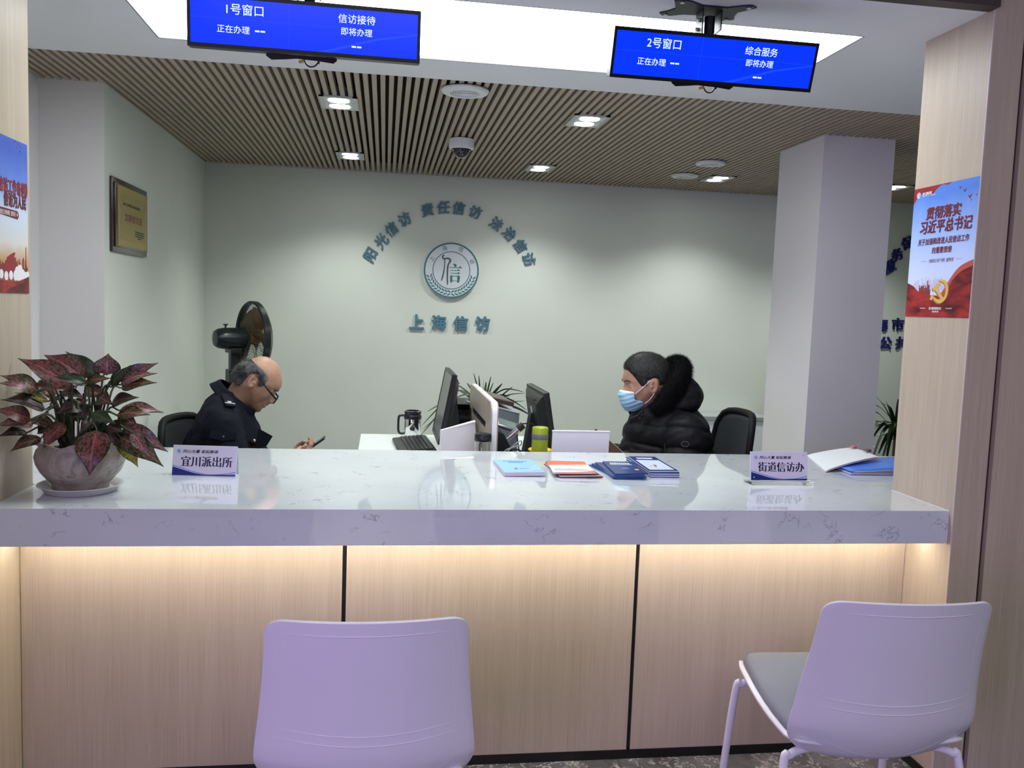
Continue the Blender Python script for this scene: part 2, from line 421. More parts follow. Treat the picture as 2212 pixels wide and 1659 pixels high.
# a seventh in the same grid, behind the column, out of the frame
def vent(name, label, loc, r, n, mats):
    t = thing(name, label, 'vent' if n > 3 else 'speaker', loc)
    m = MB(); m.lathe([(r, .0), (r, -.006), (r*.93, -.014), (r*.62, -.016), (r*.60, -.008), (r*.58, .0)], 48, cap0=False, cap1=False); m.build('flange', mats, t, smooth=True)
    for k in range(n):
        a = r*.56*(k+.55)/n; MB().ring(a, a+r*.56/n*.62, -.015+.004*k/n, -.008, 40).build('louvre_ring', mats, t, smooth=True)
    MB().lathe([(r*.57, 0), (r*.57, -.004)], 40).build('backing', mat('vent_back', (.25, .25, .25), .8), t)
    return t
M_VENT = mat('vent_white', (.72, .73, .72), .4)
vent('air_vent', 'large round white air vent with ring louvres at the front edge of the slats', (.326, 3.895, DLZ), .105, 6, M_VENT)
vent('ceiling_speaker', 'small round white ceiling speaker nearer the lilac column, behind the right screen', (1.977, 5.25, DLZ), .092, 3, M_VENT)
vent('ceiling_speaker', 'small round white ceiling speaker just left of the twin downlight by the column', (1.996, 5.775, DLZ), .092, 3, M_VENT)
t = thing('dome_camera', 'white dome security camera with black glass ball in the middle of the slatted ceiling', 'security camera', (.410, 5.03, DLZ))
MB().lathe([(.072, 0), (.073, -.04), (.069, -.052), (.055, -.056)], 40).build('housing', M_WHITE, t, smooth=True)
MB().lathe([(.050*math.cos(a), -.056-.050*math.sin(a)) for a in [i*PI/2/10 for i in range(11)]], 32).build('dome', mat('dark_dome', (.01, .012, .014), .05, coat=1), t, smooth=True)
MB().ring(.050, .056, -.060, -.054, 40).build('dome_ring', M_BLKPL, t)

# ------------------------------------------------------------------ the two hanging screens
M_SCR = mat('screen_blue', (0, .01, .2), .2, emit=(.0, .026, .70), es=1.0)
M_SCRL = mat('screen_line', (0, .02, .3), .2, emit=(.008, .045, .78), es=1.0)
M_SCRT = mat('screen_text', (.8, .9, 1), .4, emit=(.50, .66, .76), es=1.0)
def screen(loc, tilt, yw, num, left, label):
    t = thing('hanging_display', label, 'display', (0, 0, 0))
    W, H, D = .646, .1435, .040
    c = Vector(loc); r = Vector((math.cos(yw), math.sin(yw), 0)); u = Vector((math.sin(yw)*math.sin(tilt), -math.cos(yw)*math.sin(tilt), math.cos(tilt))); n = r.cross(u)
    F = Matrix((r, u, n)).transposed().to_4x4(); F.translation = c      # local x right, y up, z towards the hall
    m = MB(); m.box(-W/2, W/2, -H/2, H/2, -D, -.002, .002, F); put(m, 'case', M_BLKPL, t)
    m = MB(); b = .0105
    for q in ((-W/2, W/2, H/2-b, H/2), (-W/2, W/2, -H/2, -H/2+b), (-W/2, -W/2+b*.8, -H/2+b, H/2-b), (W/2-b*.8, W/2, -H/2+b, H/2-b)): m.box(*q, -.003, .001, 0, F)
    put(m, 'bezel', mat('bezel_black', (.006, .006, .009), .3), t)
    m = MB(); m.box(-W/2+.008, W/2-.008, -H/2+b, H/2-b, -.003, 0, 0, F); pn = put(m, 'panel', M_SCR, t)
    x0, x1 = -W/2+.008, W/2-.008; y0, y1 = -H/2+b, H/2-b; e = .0004
    at = lambda a, bb: (x0+a*(x1-x0), y1-bb*(y1-y0))
    m = MB(); xs = at(.425, 0)[0]; m.box(xs-.0006, xs+.0006, y0, y1, 0, e, 0, F); ys = at(0, .44)[1]; m.box(x0, x1, ys-.0006, ys+.0006, 0, e, 0, F)
    m.prism([at(.55, 1), at(.62, .9), at(.8, .62), at(1, .44), at(1, .47), at(.82, .65), at(.64, .93), at(.60, 1)], 0, e*.6, F)
    hang(put(m, 'screen_lines', M_SCRL, t), pn) if False else put(m, 'screen_lines', M_SCRL, t)
    def tx(s, a, bb, size):
        p = at(a, bb); o = text(s, F @ Vector((p[0], p[1], .0007)), r, u, M_SCRT, None, size=size, offset=.004, name='screen_text'); hang(o, t)
    tx(num, .235, .22, .0315); tx(left, .725, .22, .0265); tx('正在办理', .185, .66, .0225)
    tx('即将办理', .725, .50, .0225)
    for a, bb in ((.30, .66), (.725, .83)):
        for k in (-1, 1):
            p = at(a, bb); m = MB(); m.box(p[0]+k*.0075-.0062, p[0]+k*.0075+.0062, p[1]-.0022, p[1]+.0022, 0, .0007, 0, F); put(m, 'number_dash', M_SCRT, t)
    # bracket behind, pole and ceiling plate
    m = MB(); m.prism([(-.115, -H/2-.004), (-.10, -H/2-.014), (-.06, -H/2-.010), (-.03, -H/2-.006), (.03, -H/2-.008), (.075, -H/2-.012), (.085, -H/2-.004), (.08, .05), (-.11, .05)], -D-.006, -D-.001, F); put(m, 'mounting_bracket', M_BLACK, t)
    px, py, zt = loc[0]+.003, loc[1]+.078, ZH
    MB_ = MB(); MB_.tube([(px, py, loc[2]-.03), (px, py, ZH-.02)], .0165, 20); put(MB_, 'pole', mat('gloss_black', (.01, .01, .014), .18), t, smooth=True)
    m = MB(); m.box(px-.02, px+.02, loc[1]+.045, py, loc[2]-.02, loc[2]+.04); put(m, 'pole_clamp', M_BLACK, t)
    m = MB(); m.box(px-.034, px-.030, py-.03, py+.03, ZH-.075, ZH-.001, .001); put(m, 'fork_plate', M_BLACK, t); m = MB(); m.box(px+.026, px+.030, py-.03, py+.03, ZH-.065, ZH-.001, .001); put(m, 'fork_plate', M_BLACK, t)
    m = MB(); m.prism([(px-.034, py-.03), (px-.030, py-.03), (px-.030, py+.01), (px-.034, py+.01)], ZH-.105, ZH-.07); put(m, 'fork_tongue', M_BLACK, t)
    pts = [(-.135, .055), (-.118, .075), (-.095, .068), (-.06, .045), (-.02, .04), (.03, .043), (.065, .068), (.09, .072), (.11, .05), (.098, .02), (.095, -.02), (.12, -.055), (.135, -.075), (.115, -.09), (.09, -.08), (.05, -.05), (-.03, -.05), (-.07, -.075), (-.1, -.085), (-.125, -.07), (-.11, -.03), (-.10, .0), (-.115, .03)]
    m = MB(); m.prism([(px-.012+a*1.0, py+b_*.92) for a, b_ in pts], ZH-.005, ZH); put(m, 'ceiling_plate', mat('plate_black', (.025, .027, .027), .45), t)
    for a, b_ in ((-.115, .055), (.085, .052), (-.10, -.07), (.11, -.075), (-.033, 0), (-.033, .015)):
        k = MB()
        if abs(a) > .05: k.lathe([(.0075, ZH-.0085), (.0075, ZH-.005)], 14, Matrix.Translation((px-.012+a*1.0, py+b_*.92, 0)))
        else: k.lathe([(.006, 0), (.006, .006), (.003, .01)], 10, frame((px-.034, py-.01+b_, ZH-.035-b_*1.6), (0, 0, 1), (-1, 0, 0)))
        put(k, 'bolt', M_STEEL, t, smooth=True)
    # looped signal cable and its yellow tag below
    P = lambda a, bb, d: F @ Vector((a, -H/2+bb, d))
    m = MB(); m.tube(arc_pts([P(-.01, .03, -D-.02), P(-.008, -.006, -D-.012), P(.004, -.024, -D-.004), P(.022, -.022, -D-.006), P(.032, -.004, -D-.012), P(.033, .03, -D-.02)], 8), .0024, 8); put(m, 'cable', M_BLKPL, t, smooth=True)
    m = MB(); m.tube([P(.032, -.014, -D-.009), P(.033, .004, -D-.013)], .0042, 10); put(m, 'cable_plug', M_BLKPL, t, smooth=True)
    m = MB(); m.box(-.013, .003, -.008, .001, -.0015, .0015, .0008, frame(P(-.012, -.008, -D-.004), r+u*.25, n)); put(m, 'cable_tag', mat('yellow_tag', (.62, .48, .12), .5), t)
    return t
screen((-.2394, 2.60, 2.2485), .0965, .0043, '1号窗口', '信访接待', 'hanging blue display reading window 1, cut off by the top of the frame')
screen((.9763, 2.60, 2.2534), .3039, .0028, '2号窗口', '综合服务', 'hanging blue display reading window 2, tilted forward on a black pole')

# ================================================================== ON THE BACK WALL
M_TEAL = mat('teal_letter', (.075, .19, .26), .45); M_TEAL_S = mat('letter_edge', (.42, .36, .33), .6)
M_NAVYL = mat('navy_letter', (.012, .014, .16), .45)
XR, ZU = (1, 0, 0), (0, 0, 1)
def wall_letter(ch, x, z, size, rot, m, label, group, shear=0, off=.03, width=None):
    t = thing('wall_letter', label, 'letter', (x, YB-.014, z), 0, group)
    o = text(ch, (x, YB-.010, z), XR, ZU, m, None, size=size, width=width, height=width, offset=off, extrude=.0065, shear=shear, rot=rot, name='face'); hang(o, t)
    return t
arc = [(-.113, 1.833), (-.038, 1.933), (.035, 2.025), (.129, 2.1), (.292, 2.175), (.411, 2.2), (.526, 2.2), (.65, 2.177), (.808, 2.102), (.909, 2.033), (.996, 1.947), (1.064, 1.851)]
posn = ['first from the left', 'second from the left', 'third from the left', 'fourth from the left', 'first of the middle phrase', 'second of the middle phrase', 'third of the middle phrase', 'fourth of the middle phrase', 'fourth from the right', 'third from the right', 'second from the right', 'last at the right end']
for ch, (x, z), ps in zip('阳光信访责任信访法治信访', arc, posn):
    rot = -math.atan2(x-.477, z-1.565)*.98
    wall_letter(ch, x, z, .098, rot, M_TEAL, 'teal raised character %s, %s in the arc over the emblem' % (ch, ps), 'teal characters in the arc', .12, .022)
for ch, (x, z), ps in zip('上海信访', [(.237, 1.353), (.402, 1.353), (.565, 1.352), (.73, 1.356)], ('first', 'second', 'third', 'last')):
    wall_letter(ch, x, z, .105, 0, M_TEAL, 'teal block character %s, %s in the straight row under the emblem' % (ch, ps), 'teal characters in the row', 0, .034, .104)
for ch, x, z, rot, lb in (('服', 3.985, 1.92, .55, 'half hidden by the column, lowest of the slanting row'), ('务', 4.043, 2.02, .5, 'middle of the slanting row right of the column'), ('保', 4.122, 2.115, .42, 'top of the slanting row, beside the right poster')):
    wall_letter(ch, x, z, .105, rot, M_NAVYL, 'navy raised character %s, %s' % (ch, lb), 'navy characters right of the column', .1, .016)
for ch, x, z, lb in (('海', 3.955, 1.456, 'cut by the column edge in the upper straight row'), ('市', 4.096, 1.463, 'right end of the upper straight row'), ('公', 4.003, 1.311, 'left end of the lowest row'), ('共', 4.142, 1.315, 'right end of the lowest row')):
    wall_letter(ch, x, z, .11, 0, M_NAVYL, 'navy block character %s, %s' % (ch, lb), 'navy characters right of the column', 0, .024)
# round emblem
t = thing('wall_emblem', 'round white and teal emblem disc with laurel and staff sign on the back wall', 'emblem', (.482, YB-.02, 1.741))
EX = frame((.482, YB-.026, 1.741), (1, 0, 0), (0, -1, 0))     # local x right, y up, z to the room
M_ET = mat('emblem_teal', (.045, .16, .175), .35); M_EK = mat('emblem_slate', (.075, .105, .115), .35)
put(MB().lathe([(.208, -.026), (.208, -.002), (.206, 0)], 96, EX), 'disc', mat('emblem_white', (.62, .67, .72), .2), t, smooth=True)
put(MB().ring(.1925, .2045, 0, .0012, 96, EX), 'outer_ring', M_ET, t); put(MB().ring(.134, .1395, 0, .0012, 96, EX), 'inner_ring', M_ET, t)
S = .208/656; E = lambda pts: [((a-822)*S, (826-b)*S) for a, b in pts]
def strip(m, pts, ws):
    P = arc_pts([(a, b, 0) for a, b in E(pts)], 6); n = len(P); L, Rr = [], []
    for i, p in enumerate(P):
        tt = (P[min(i+1, n-1)]-P[max(i-1, 0)]).normalized(); f = i/(n-1)*(len(ws)-1); k = min(int(f), len(ws)-2); ww = (ws[k]+(ws[k+1]-ws[k])*(f-k))*S/2
        L.append((p.x-tt.y*ww, p.y+tt.x*ww)); Rr.append((p.x+tt.y*ww, p.y-tt.x*ww))
    for i in range(n-1): m.b.faces.new([m.b.verts.new(EX @ Vector((*q, .0012))) for q in (L[i], L[i+1], Rr[i+1], Rr[i])])
m = MB(); strip(m, [(645, 480), (612, 505), (612, 540), (650, 565), (720, 550), (775, 570), (790, 610), (755, 670), (735, 740), (730, 850), (732, 1000), (738, 1110), (738, 1175)], [34, 36, 34, 36, 38, 42, 44, 36, 38, 38, 36, 30, 8]); strip(m, [(660, 565), (662, 640), (658, 740), (645, 850), (625, 960), (605, 1040), (595, 1080)], [22, 22, 24, 30, 34, 30, 10]); put(m, 'staff_sign', M_EK, t)
m = MB()
for pts in ([(855, 665), (905, 668), (940, 695), (942, 720), (920, 745), (895, 742), (880, 715)], [(765, 752), (985, 750), (1025, 718), (1075, 766), (765, 764)], [(795, 820), (955, 818), (990, 790), (1030, 830), (795, 830)], [(795, 886), (955, 884), (990, 857), (1030, 900), (795, 896)],
            [(798, 945), (815, 936), (850, 950), (854, 1085), (838, 1105), (800, 1105)], [(965, 940), (985, 928), (1030, 965), (1015, 1085), (1000, 1105), (965, 1105)], [(850, 950), (965, 948), (965, 962), (850, 964)], [(850, 1060), (965, 1060), (965, 1070), (850, 1070)]):
    m.prism(E(pts), 0, .0012, EX)
put(m, 'word_sign', M_ET, t)
for ch, a, b, rot in (('上', 360, 575, 1.05), ('海', 648, 318, .33), ('信', 1028, 325, -.33), ('访', 1300, 600, -1.05)):
    p = E([(a, b)])[0]; hang(text(ch, EX @ Vector((*p, .001)), XR, ZU, M_EK, None, size=.040, rot=rot, name='ring_lettering'), t)
for sgn in (1, -1):
    m = MB()
    for k in range(9):
        a0 = R(196+k*8.6); rr = .167
        for side in (1, -1):
            cx_, cy_ = (rr+side*.012)*math.cos(a0), (rr+side*.012)*math.sin(a0); d = a0+PI/2+PI+side*.55; L = .017; W = .0055
            q = [(cx_+L*c_*math.cos(d)-W*s_*math.sin(d), cy_+L*c_*math.sin(d)+W*s_*math.cos(d)) for c_, s_ in ((-1, 0), (-.5, .8), (.1, 1), (.6, .6), (1, 0), (.6, -.6), (.1, -1), (-.5, -.8))]
            m.prism([(sgn*x_, y_) for x_, y_ in q], 0, .0012, EX)
    put(m, 'laurel', M_ET, t)

# brass plaque on the left wall (faces +x)
t = thing('award_plaque', 'brass award plaque on dark wooden board, on the left wall', 'plaque', (-1.28, 4.63, 1.85))
PX = frame((-1.28, 4.628, 1.851), (0, 1, 0), (1, 0, 0))       # x runs into the room depth, y up, z out of the wall
m = MB(); m.box(-.298, .298, -.174, .174, 0, .014, .004, PX, 3); m.box(-.275, .275, -.151, .151, .013, .022, .004, PX, 3); put(m, 'board', mat('mahogany', (.035, .016, .018), .22, coat=.5), t, smooth=True)
M_BRS = mat('brass_plate', (.42, .34, .12), .38, .75)
def brass_b():
    m = mat('brass_relief', (.50, .40, .13), .35, .8); q = NT(m); v = q.coords((1, 1, 1)); a = q.noise(v, 90, 2, .6); q.bump(a, 0, .9, .004); return m
put(MB().box(-.245, .25, -.142, .142, .0222, .0238, .0005, PX), 'plate', M_BRS, t)
m = MB()
for b in ((-.245, .25, .105, .142), (-.245, .25, -.142, -.112), (-.245, -.215, -.112, .105), (.222, .25, -.112, .105)): m.box(*b, .0238, .0246, 0, PX)
put(m, 'relief_border', brass_b(), t)
M_RED = mat('plaque_red', (.22, .02, .02), .4); M_INK = mat('ink_black', (.02, .02, .02), .5)
def pt(s, u, v, size, mm, **k): hang(text(s, PX @ Vector((u, v, .0242)), (0, 1, 0), (0, 0, 1), mm, None, size=size, **k), t)
pt('文明信访室', .012, .0, .042, M_RED, offset=.02, width=.30, height=.038); pt('2018－2019年度上海市信访系统', -.02, .062, .02, M_INK, offset=.015, width=.29, height=.0155)
for k, wd in enumerate((.17, .17, .17, .085)):
    m = MB()
    for i in range(int(wd/.0125)): m.box(.125-wd/2+i*.0125, .125-wd/2+i*.0125+.0095, -.058-k*.0105-.003, -.058-k*.0105+.003, .0238, .0242, 0, PX)
    put(m, 'small_lettering', M_INK, t)

# ------------------------------------------------------------------ posters on the pillars
def grad(name, stops, axis=2, ax_rot=None):
    m = mat(name, stops[0][1], .35); q = NT(m); tc = q.n('ShaderNodeTexCoord'); s = q.n('ShaderNodeSeparateXYZ'); q.l(tc, 'Generated', s, 0)
    nz = q.noise(None, 3.0, 3, .55); q.l(tc, 'Generated', nz, 'Vector')
    ad = q.n('ShaderNodeMath', operation='MULTIPLY_ADD'); q.l(nz, 0, ad, 0); ad.inputs[1].default_value = .16; q.l(s, axis, ad, 2)
    r = q.ramp(ad, 0, stops); q.l(r, 0, q.b, 'Base Color'); return m
def drape(name):
    m = mat(name, (.3, .03, .03), .4); q = NT(m); v = q.coords((1, 6, 16), (R(24), 0, 0)); a = q.noise(v, 1.4, 3, .5, .8)
    r = q.ramp(a, 0, [(.34, (.07, .006, .008)), (.5, (.25, .015, .02)), (.62, (.42, .03, .03)), (.75, (.16, .01, .015))]); q.l(r, 0, q.b, 'Base Color'); return m
M_SKY = grad('poster_sky', [(.05, (.74, .78, .95)), (.45, (.58, .68, .96)), (.7, (.36, .52, .92)), (1.0, (.10, .25, .75))])
M_SKY2 = grad('poster_sunset', [(.16, (.38, .10, .03)), (.27, (.62, .34, .15)), (.40, (.72, .70, .66)), (.60, (.62, .72, .88)), (.80, (.14, .26, .74)), (1.05, (.06, .13, .55))])
M_DRAPE = drape('poster_red_drape'); M_DR2 = mat('poster_red', (.30, .02, .025), .4); M_DR3 = mat('poster_light_red', (.52, .09, .07), .4)
M_GOLD = mat('poster_gold', (.72, .46, .12), .35); M_GOLDD = mat('poster_gold_shade', (.36, .18, .03), .4); M_MAR = mat('poster_maroon', (.17, .018, .022), .4); M_PW = mat('poster_white', (.85, .85, .88), .4)
M_CITY = mat('poster_city', (.56, .50, .66), .4); M_CITY2 = mat('poster_city_red', (.24, .045, .045), .4)
def poster(loc_tl, rightv, W, H, label, sky):
    t = thing('poster', label, 'poster', loc_tl)
    r = Vector(rightv); n = r.cross(Vector((0, 0, 1))); F = frame(Vector(loc_tl)-Vector((0, 0, H)), r, n)  # origin bottom-left, x right, y up, z out
    put(MB().box(0, W, 0, H, 0, .0012, 0, F), 'sheet', sky, t)
    def poly(name, pts, m, d=.0014):
        q = MB(); q.prism([(a*W, b*H) for a, b in pts], .0012, d, F); return put(q, name, m, t)
    def tx(s, a, b, m, width, height, shear=0, off=.02): hang(text(s, F @ Vector((a*W, b*H, .0024)), r, ZU, m, None, width=width, height=height, shear=shear, offset=off), t)
    return t, poly, tx, F
def wave(y0, pts, n=6): return [(p.x, p.y) for p in arc_pts([(a, b, 0) for a, b in pts], n)]
W, H = .331, .432
t, poly, tx, F = poster((PR-.0002, 2.783, 1.933), (0, -1, 0), W, H, 'blue and red publicity poster with gold emblem on the right pillar', M_SKY)
poly('red_ribbon', wave(0, [(0, .88), (.08, .94), (.17, .955), (.23, .935), (.30, .935), (.38, .975), (.46, .995), (.54, .985), (.60, 1)])+[(0, 1)], M_DR2)
rs = random.Random(3)
cy = lambda a: .225+.02*math.sin(a*7)
m = MB()
for k in range(26):
    a = .10+.52*k/26; h = rs.uniform(.02, .085); m.box(a*W, (a+.014)*W, .20*H, (.225+h)*H, .0012, .0014, 0, F)
put(m, 'far_skyline', M_CITY, t)
m = MB()
for k in range(13):
    a = .20+.19*k/13; h = rs.uniform(.0, .045) if k != 9 else .075; m.box(a*W, (a+.013)*W, .17*H, (.205+h)*H, .0012, .0016, 0, F)
put(m, 'near_skyline', M_CITY2, t)
poly('light_drape', wave(0, [(.52, .16), (.60, .21), (.70, .30), (.82, .375), (1, .418)])+[(1, .1), (.5, .1)], M_DR3, .0016)
poly('red_drape', [(0, 0)]+wave(0, [(0, .265), (.10, .24), (.20, .195), (.32, .175), (.46, .165), (.60, .165), (.66, .20), (.72, .275), (.84, .335), (1, .375)])+[(1, 0)], M_DRAPE, .0018)
# gold hammer-and-sickle relief on the poster
cx_, cy_ = .525, .175
q = MB()
pp = [(p.x, p.y) for p in arc_pts([(.53, .27, 0), (.60, .255, 0), (.635, .205, 0), (.615, .155, 0), (.545, .135, 0), (.47, .150, 0), (.43, .172, 0)], 6)]
pi_ = [(p.x, p.y) for p in arc_pts([(.44, .158, 0), (.47, .128, 0), (.55, .105, 0), (.64, .135, 0), (.675, .205, 0), (.63, .270, 0), (.53, .285, 0)], 6)]
def band(A, Bp, m, name, d):
    q = MB(); k = min(len(A), len(Bp)); Bp = Bp[::-1]
    for i in range(k-1): q.b.faces.new([q.b.verts.new(F @ Vector((a*W, b*H, d))) for a, b in (A[i], A[i+1], Bp[i+1], Bp[i])])
    return put(q, name, m, t)
band([(a-.008, b-.006) for a, b in pp], [(a-.012, b-.008) for a, b in pi_], M_GOLDD, 'sickle_shade', .0021); band(pp, pi_, M_GOLD, 'sickle', .0023)
poly('hammer_shade', [(.42, .215), (.50, .255), (.52, .235), (.48, .215), (.595, .135), (.565, .125), (.455, .2), (.43, .19)], M_GOLDD, .0022)
poly('hammer', [(.435, .222), (.52, .262), (.545, .245), (.50, .222), (.61, .145), (.58, .132), (.47, .205), (.445, .195)], M_GOLD, .0024)
poly('sickle_grip', [(.395, .135), (.43, .128), (.455, .155), (.44, .172), (.41, .165)], M_GOLD, .0024)
tx('贯彻落实', .50, .792, M_MAR, .178, .040, .12, .03); tx('习近平总书记', .545, .688, M_MAR, .262, .042, .12, .03)
tx('关于加强和改进人民信访工作', .525, .577, M_MAR, .262, .0215, .12, .02); tx('的重要思想', .52, .507, M_MAR, .100, .0205, .12, .02)
tx('《信访工作条例》宣传月', .52, .428, M_MAR, .125, .0125, .1, .01)
for a in (.20, .75): m = MB(); m.box(a*W, (a+.09)*W, .4275*H, .4295*H, .0012, .0015, 0, F); put(m, 'rule_line', M_MAR, t)
tx('★★★★★', .29, .068, M_PW, .030, .0045); tx('★★★★★', .70, .068, M_PW, .032, .0045); tx('宜川路街道信访办', .49, .067, M_PW, .064, .0085, 0, .03); tx('2023年5月', .495, .043, M_PW, .034, .0065)
tx('宜川路街道', .22, .951, M_PW, .050, .0095, .1, .03); tx('《信访工作条例》宣传月活动', .25, .933, M_PW, .070, .0045, 0, .01)
put(MB().ring(.0082, .0102, .0014, .0024, 28, F @ Matrix.Translation((.083*W, .945*H, 0))), 'logo_ring', M_PW, t); tx('宜', .083, .945, M_PW, .011, .012, 0, .05)
for a, b, s in ((.73, .945, 1), (.80, .918, 1.3), (.88, .868, 1.6), (.90, .842, .6), (.97, .872, .7)):
    poly('bird', [(a-.022*s, b+.012*s), (a-.004*s, b+.002*s), (a+.02*s, b+.014*s), (a+.004*s, b-.006*s), (a-.002*s, b-.010*s)], M_MAR, .0016)
W2, H2 = .31, .431
W, H = W2, H2
t, poly, tx, F = poster((PL+.0002, 2.457, 1.9015), (0, 1, 0), W, H, 'blue sunset publicity poster on the left pillar, cut by the frame edge', M_SKY2)
m = MB()
for k in range(34):
    a = .30+.68*k/34; h = rs.uniform(.02, .10); m.box(a*W, (a+.015)*W, .10*H, (.14+h)*H, .0012, .0016, 0, F)
m.box(.935*W, .95*W, .10*H, .31*H, .0012, .0016, 0, F); put(m, 'skyline', M_CITY2, t)
poly('red_flag', wave(0, [(.40, .12), (.52, .22), (.60, .25), (.70, .265), (.66, .22), (.70, .16), (.62, .09)]), M_DR2, .0018)
m = MB()
for a, b, s in ((.74, .135, .042), (.80, .15, .04), (.70, .115, .035), (.86, .125, .036), (.92, .115, .03), (.97, .12, .03), (.78, .11, .04), (.6, .115, .03), (.5, .11, .03), (.4, .12, .03), (.3, .11, .03)):
    m.lathe([(s*H, .0012), (s*H, .0020+.0001*a)], 20, F @ Matrix.Translation((a*W, b*H, 0)))
put(m, 'white_cloud', M_PW, t)
poly('red_drape', [(0, 0)]+wave(0, [(0, .09), (.3, .085), (.6, .075), (.8, .085), (1, .115)])+[(1, 0)], M_DRAPE, .0026)
M_MW = mat('poster_maroon_outline', (.30, .03, .03), .4)
tx('《信访工作条例》', .655, .690, M_MW, .205, .040, .08, .035); tx('信访为人民', .71, .605, M_MAR, .148, .040, .08, .04)
poly('banner', [(.32, .515), (.33, .50), (.76, .485), (.79, .505), (.78, .53), (.75, .54), (.33, .545)], M_MAR, .0018)
tx('《信访工作条例》宣传月  ★', .56, .516, M_PW, .125, .0135, .05, .02)
tx('宜川路街道信访办', .52, .062, M_PW, .062, .0085, 0, .03); tx('2023年5月', .48, .037, M_PW, .034, .0065)
for a, b in ((.72, .985), (.79, .978), (.76, .955), (.84, .965), (.84, .935)):
    poly('bird', [(a-.016, b+.008), (a-.002, b+.001), (a+.014, b+.009), (a+.003, b-.005)], M_MAR, .0016)
# ================================================================== THE DESK BEHIND THE COUNTER AND WHAT STANDS ON IT
DZ = .75
t = thing('office_desk', 'white desk running back from the counter between the two seated men', 'desk', (.47, 4.2, 0))
put(MB().box(-.115, 1.05, 3.515, 4.875, DZ-.025, DZ, .003), 'desktop', mat('desk_white', (.72, .76, .76), .25), t)
put(MB().box(-.08, 1.01, 3.56, 3.58, 0, DZ-.025), 'end_panel', M_WHITE, t); put(MB().box(-.08, 1.01, 4.82, 4.84, 0, DZ-.025), 'end_panel', M_WHITE, t)
put(MB().box(.45, .47, 3.58, 4.82, .1, DZ-.025), 'centre_panel', M_WHITE, t)
M_PART = wood_mat('partition_ash', (.30, .26, .21), (.37, .32, .27), (.43, .38, .32))
t = thing('desk_partition', 'low ash partition with white edging standing between the two monitors', 'partition', (.472, 4.08, DZ))
def rr(a, b, c, d, r, n=6):
    out = []
    for cx, cy, s in ((b-r, d-r, 0), (a+r, d-r, 1), (a+r, c, 2), (b-r, c, 3)):
        if s > 1: out.append((a, c) if s == 2 else (b, c)); continue
        for k in range(n+1): an = s*PI/2+k*PI/2/n; out.append((cx+r*math.cos(an), cy+r*math.sin(an)))
    return out
F = frame((.472, 3.62, DZ), (0, 1, 0), (1, 0, 0))
for s in (-1, 1): put(MB().prism(rr(0, .92, 0, .327, .045), s*.0105, s*.016, F), 'board', M_PART, t)
put(MB().prism(rr(-.002, .922, 0, .329, .047), -.0105, .0105, F), 'edging', mat('edge_white', (.8, .8, .84), .25), t)
for s in (-1, 1):
    m = MB(); m.box(.19, .74, .205, .222, s*.0165-.0006, s*.0165+.0006, 0, F); put(m, 'slot', M_BLACK, t)
    m = MB(); m.box(.19, .74, .196, .205, s*.0165-.0008, s*.0165+.0008, 0, F); put(m, 'slot_rail', M_STEEL, t)

def monitor(lean, x0, ya, yb, zb, zt, face, label):
    """screen plane along y; face=-1 looks to -x; lean = x shift from bottom to top"""
    t = thing('monitor', label, 'monitor', (x0, (ya+yb)/2, DZ))
    H = math.hypot(zt-zb, lean); F = frame((x0, (ya+yb)/2, zb), (0, -face*-1, 0), (face*(zt-zb), 0, -face*lean)) if False else None
    upv = Vector((lean, 0, zt-zb)).normalized(); nv = Vector((face, 0, 0)); nv = (nv-upv*nv.dot(upv)).normalized(); rv = upv.cross(nv)
    F = Matrix((rv, upv, nv)).transposed().to_4x4(); F.translation = Vector((x0, (ya+yb)/2, zb)); W = yb-ya
    m = MB(); m.box(-W/2, W/2, 0, H, -.022, 0, .003, F); put(m, 'case', M_BLKPL, t)
    # swollen back
    m = MB(); rings = []
    for d, k in ((-.022, .0), (-.034, .025), (-.046, .075), (-.050, .10)):
        rings.append([F @ Vector(p) for p in ((-W/2+.012+k, .02+k*.6, d), (W/2-.012-k, .02+k*.6, d), (W/2-.012-k, H-.012-k*.55, d), (-W/2+.012+k, H-.012-k*.55, d))])
    m.loft(rings, True, False, True); put(m, 'back_cover', mat('monitor_back', (.016, .018, .019), .38), t)
    b = .012; m = MB()
    for q in ((-W/2, W/2, H-b, H), (-W/2, W/2, 0, b*2.2), (-W/2, -W/2+b, b*2.2, H-b), (W/2-b, W/2, b*2.2, H-b)): m.box(*q, 0, .003, 0, F)
    put(m, 'bezel', M_BLKPL, t)
    put(MB().box(-W/2+b, W/2-b, b*2.2, H-b, -.001, .0008, 0, F), 'screen', mat('screen_off', (.075, .078, .075), .25, spec=.6), t)
    m = MB(); m.box(-.10, .10, H*.86, H*.875, -.052, -.046, 0, F); put(m, 'vent_slot', M_BLACK, t)
    m = MB(); m.box(-.018, .018, H*.62, H*.74, -.0515, -.0495, 0, F); put(m, 'rating_label', mat('sticker_white', (.6, .62, .62), .5), t)
    cx = x0+lean*.45-face*.05; bx = x0-face*.105; yc = (ya+yb)/2
    m = MB(); m.loft([[Vector((bx+sx*.022, yc+sy*.04, DZ+.012)) for sx, sy in ((-1, -1), (1, -1), (1, 1), (-1, 1))], [Vector((cx+sx*.02, yc+sy*.035, zb+(zt-zb)*.62)) for sx, sy in ((-1, -1), (1, -1), (1, 1), (-1, 1))]], True, True, True); put(m, 'stand', M_BLKPL, t)
    m = MB(); m.box(bx-.075, bx+.085, yc-.11, yc+.11, DZ, DZ+.014, .005); put(m, 'stand_base', M_BLKPL, t)
    return t
monitor(.058, .258, 3.95, 4.42, .842, 1.168, -1, 'black monitor left of the partition, its grey screen facing the bald man')
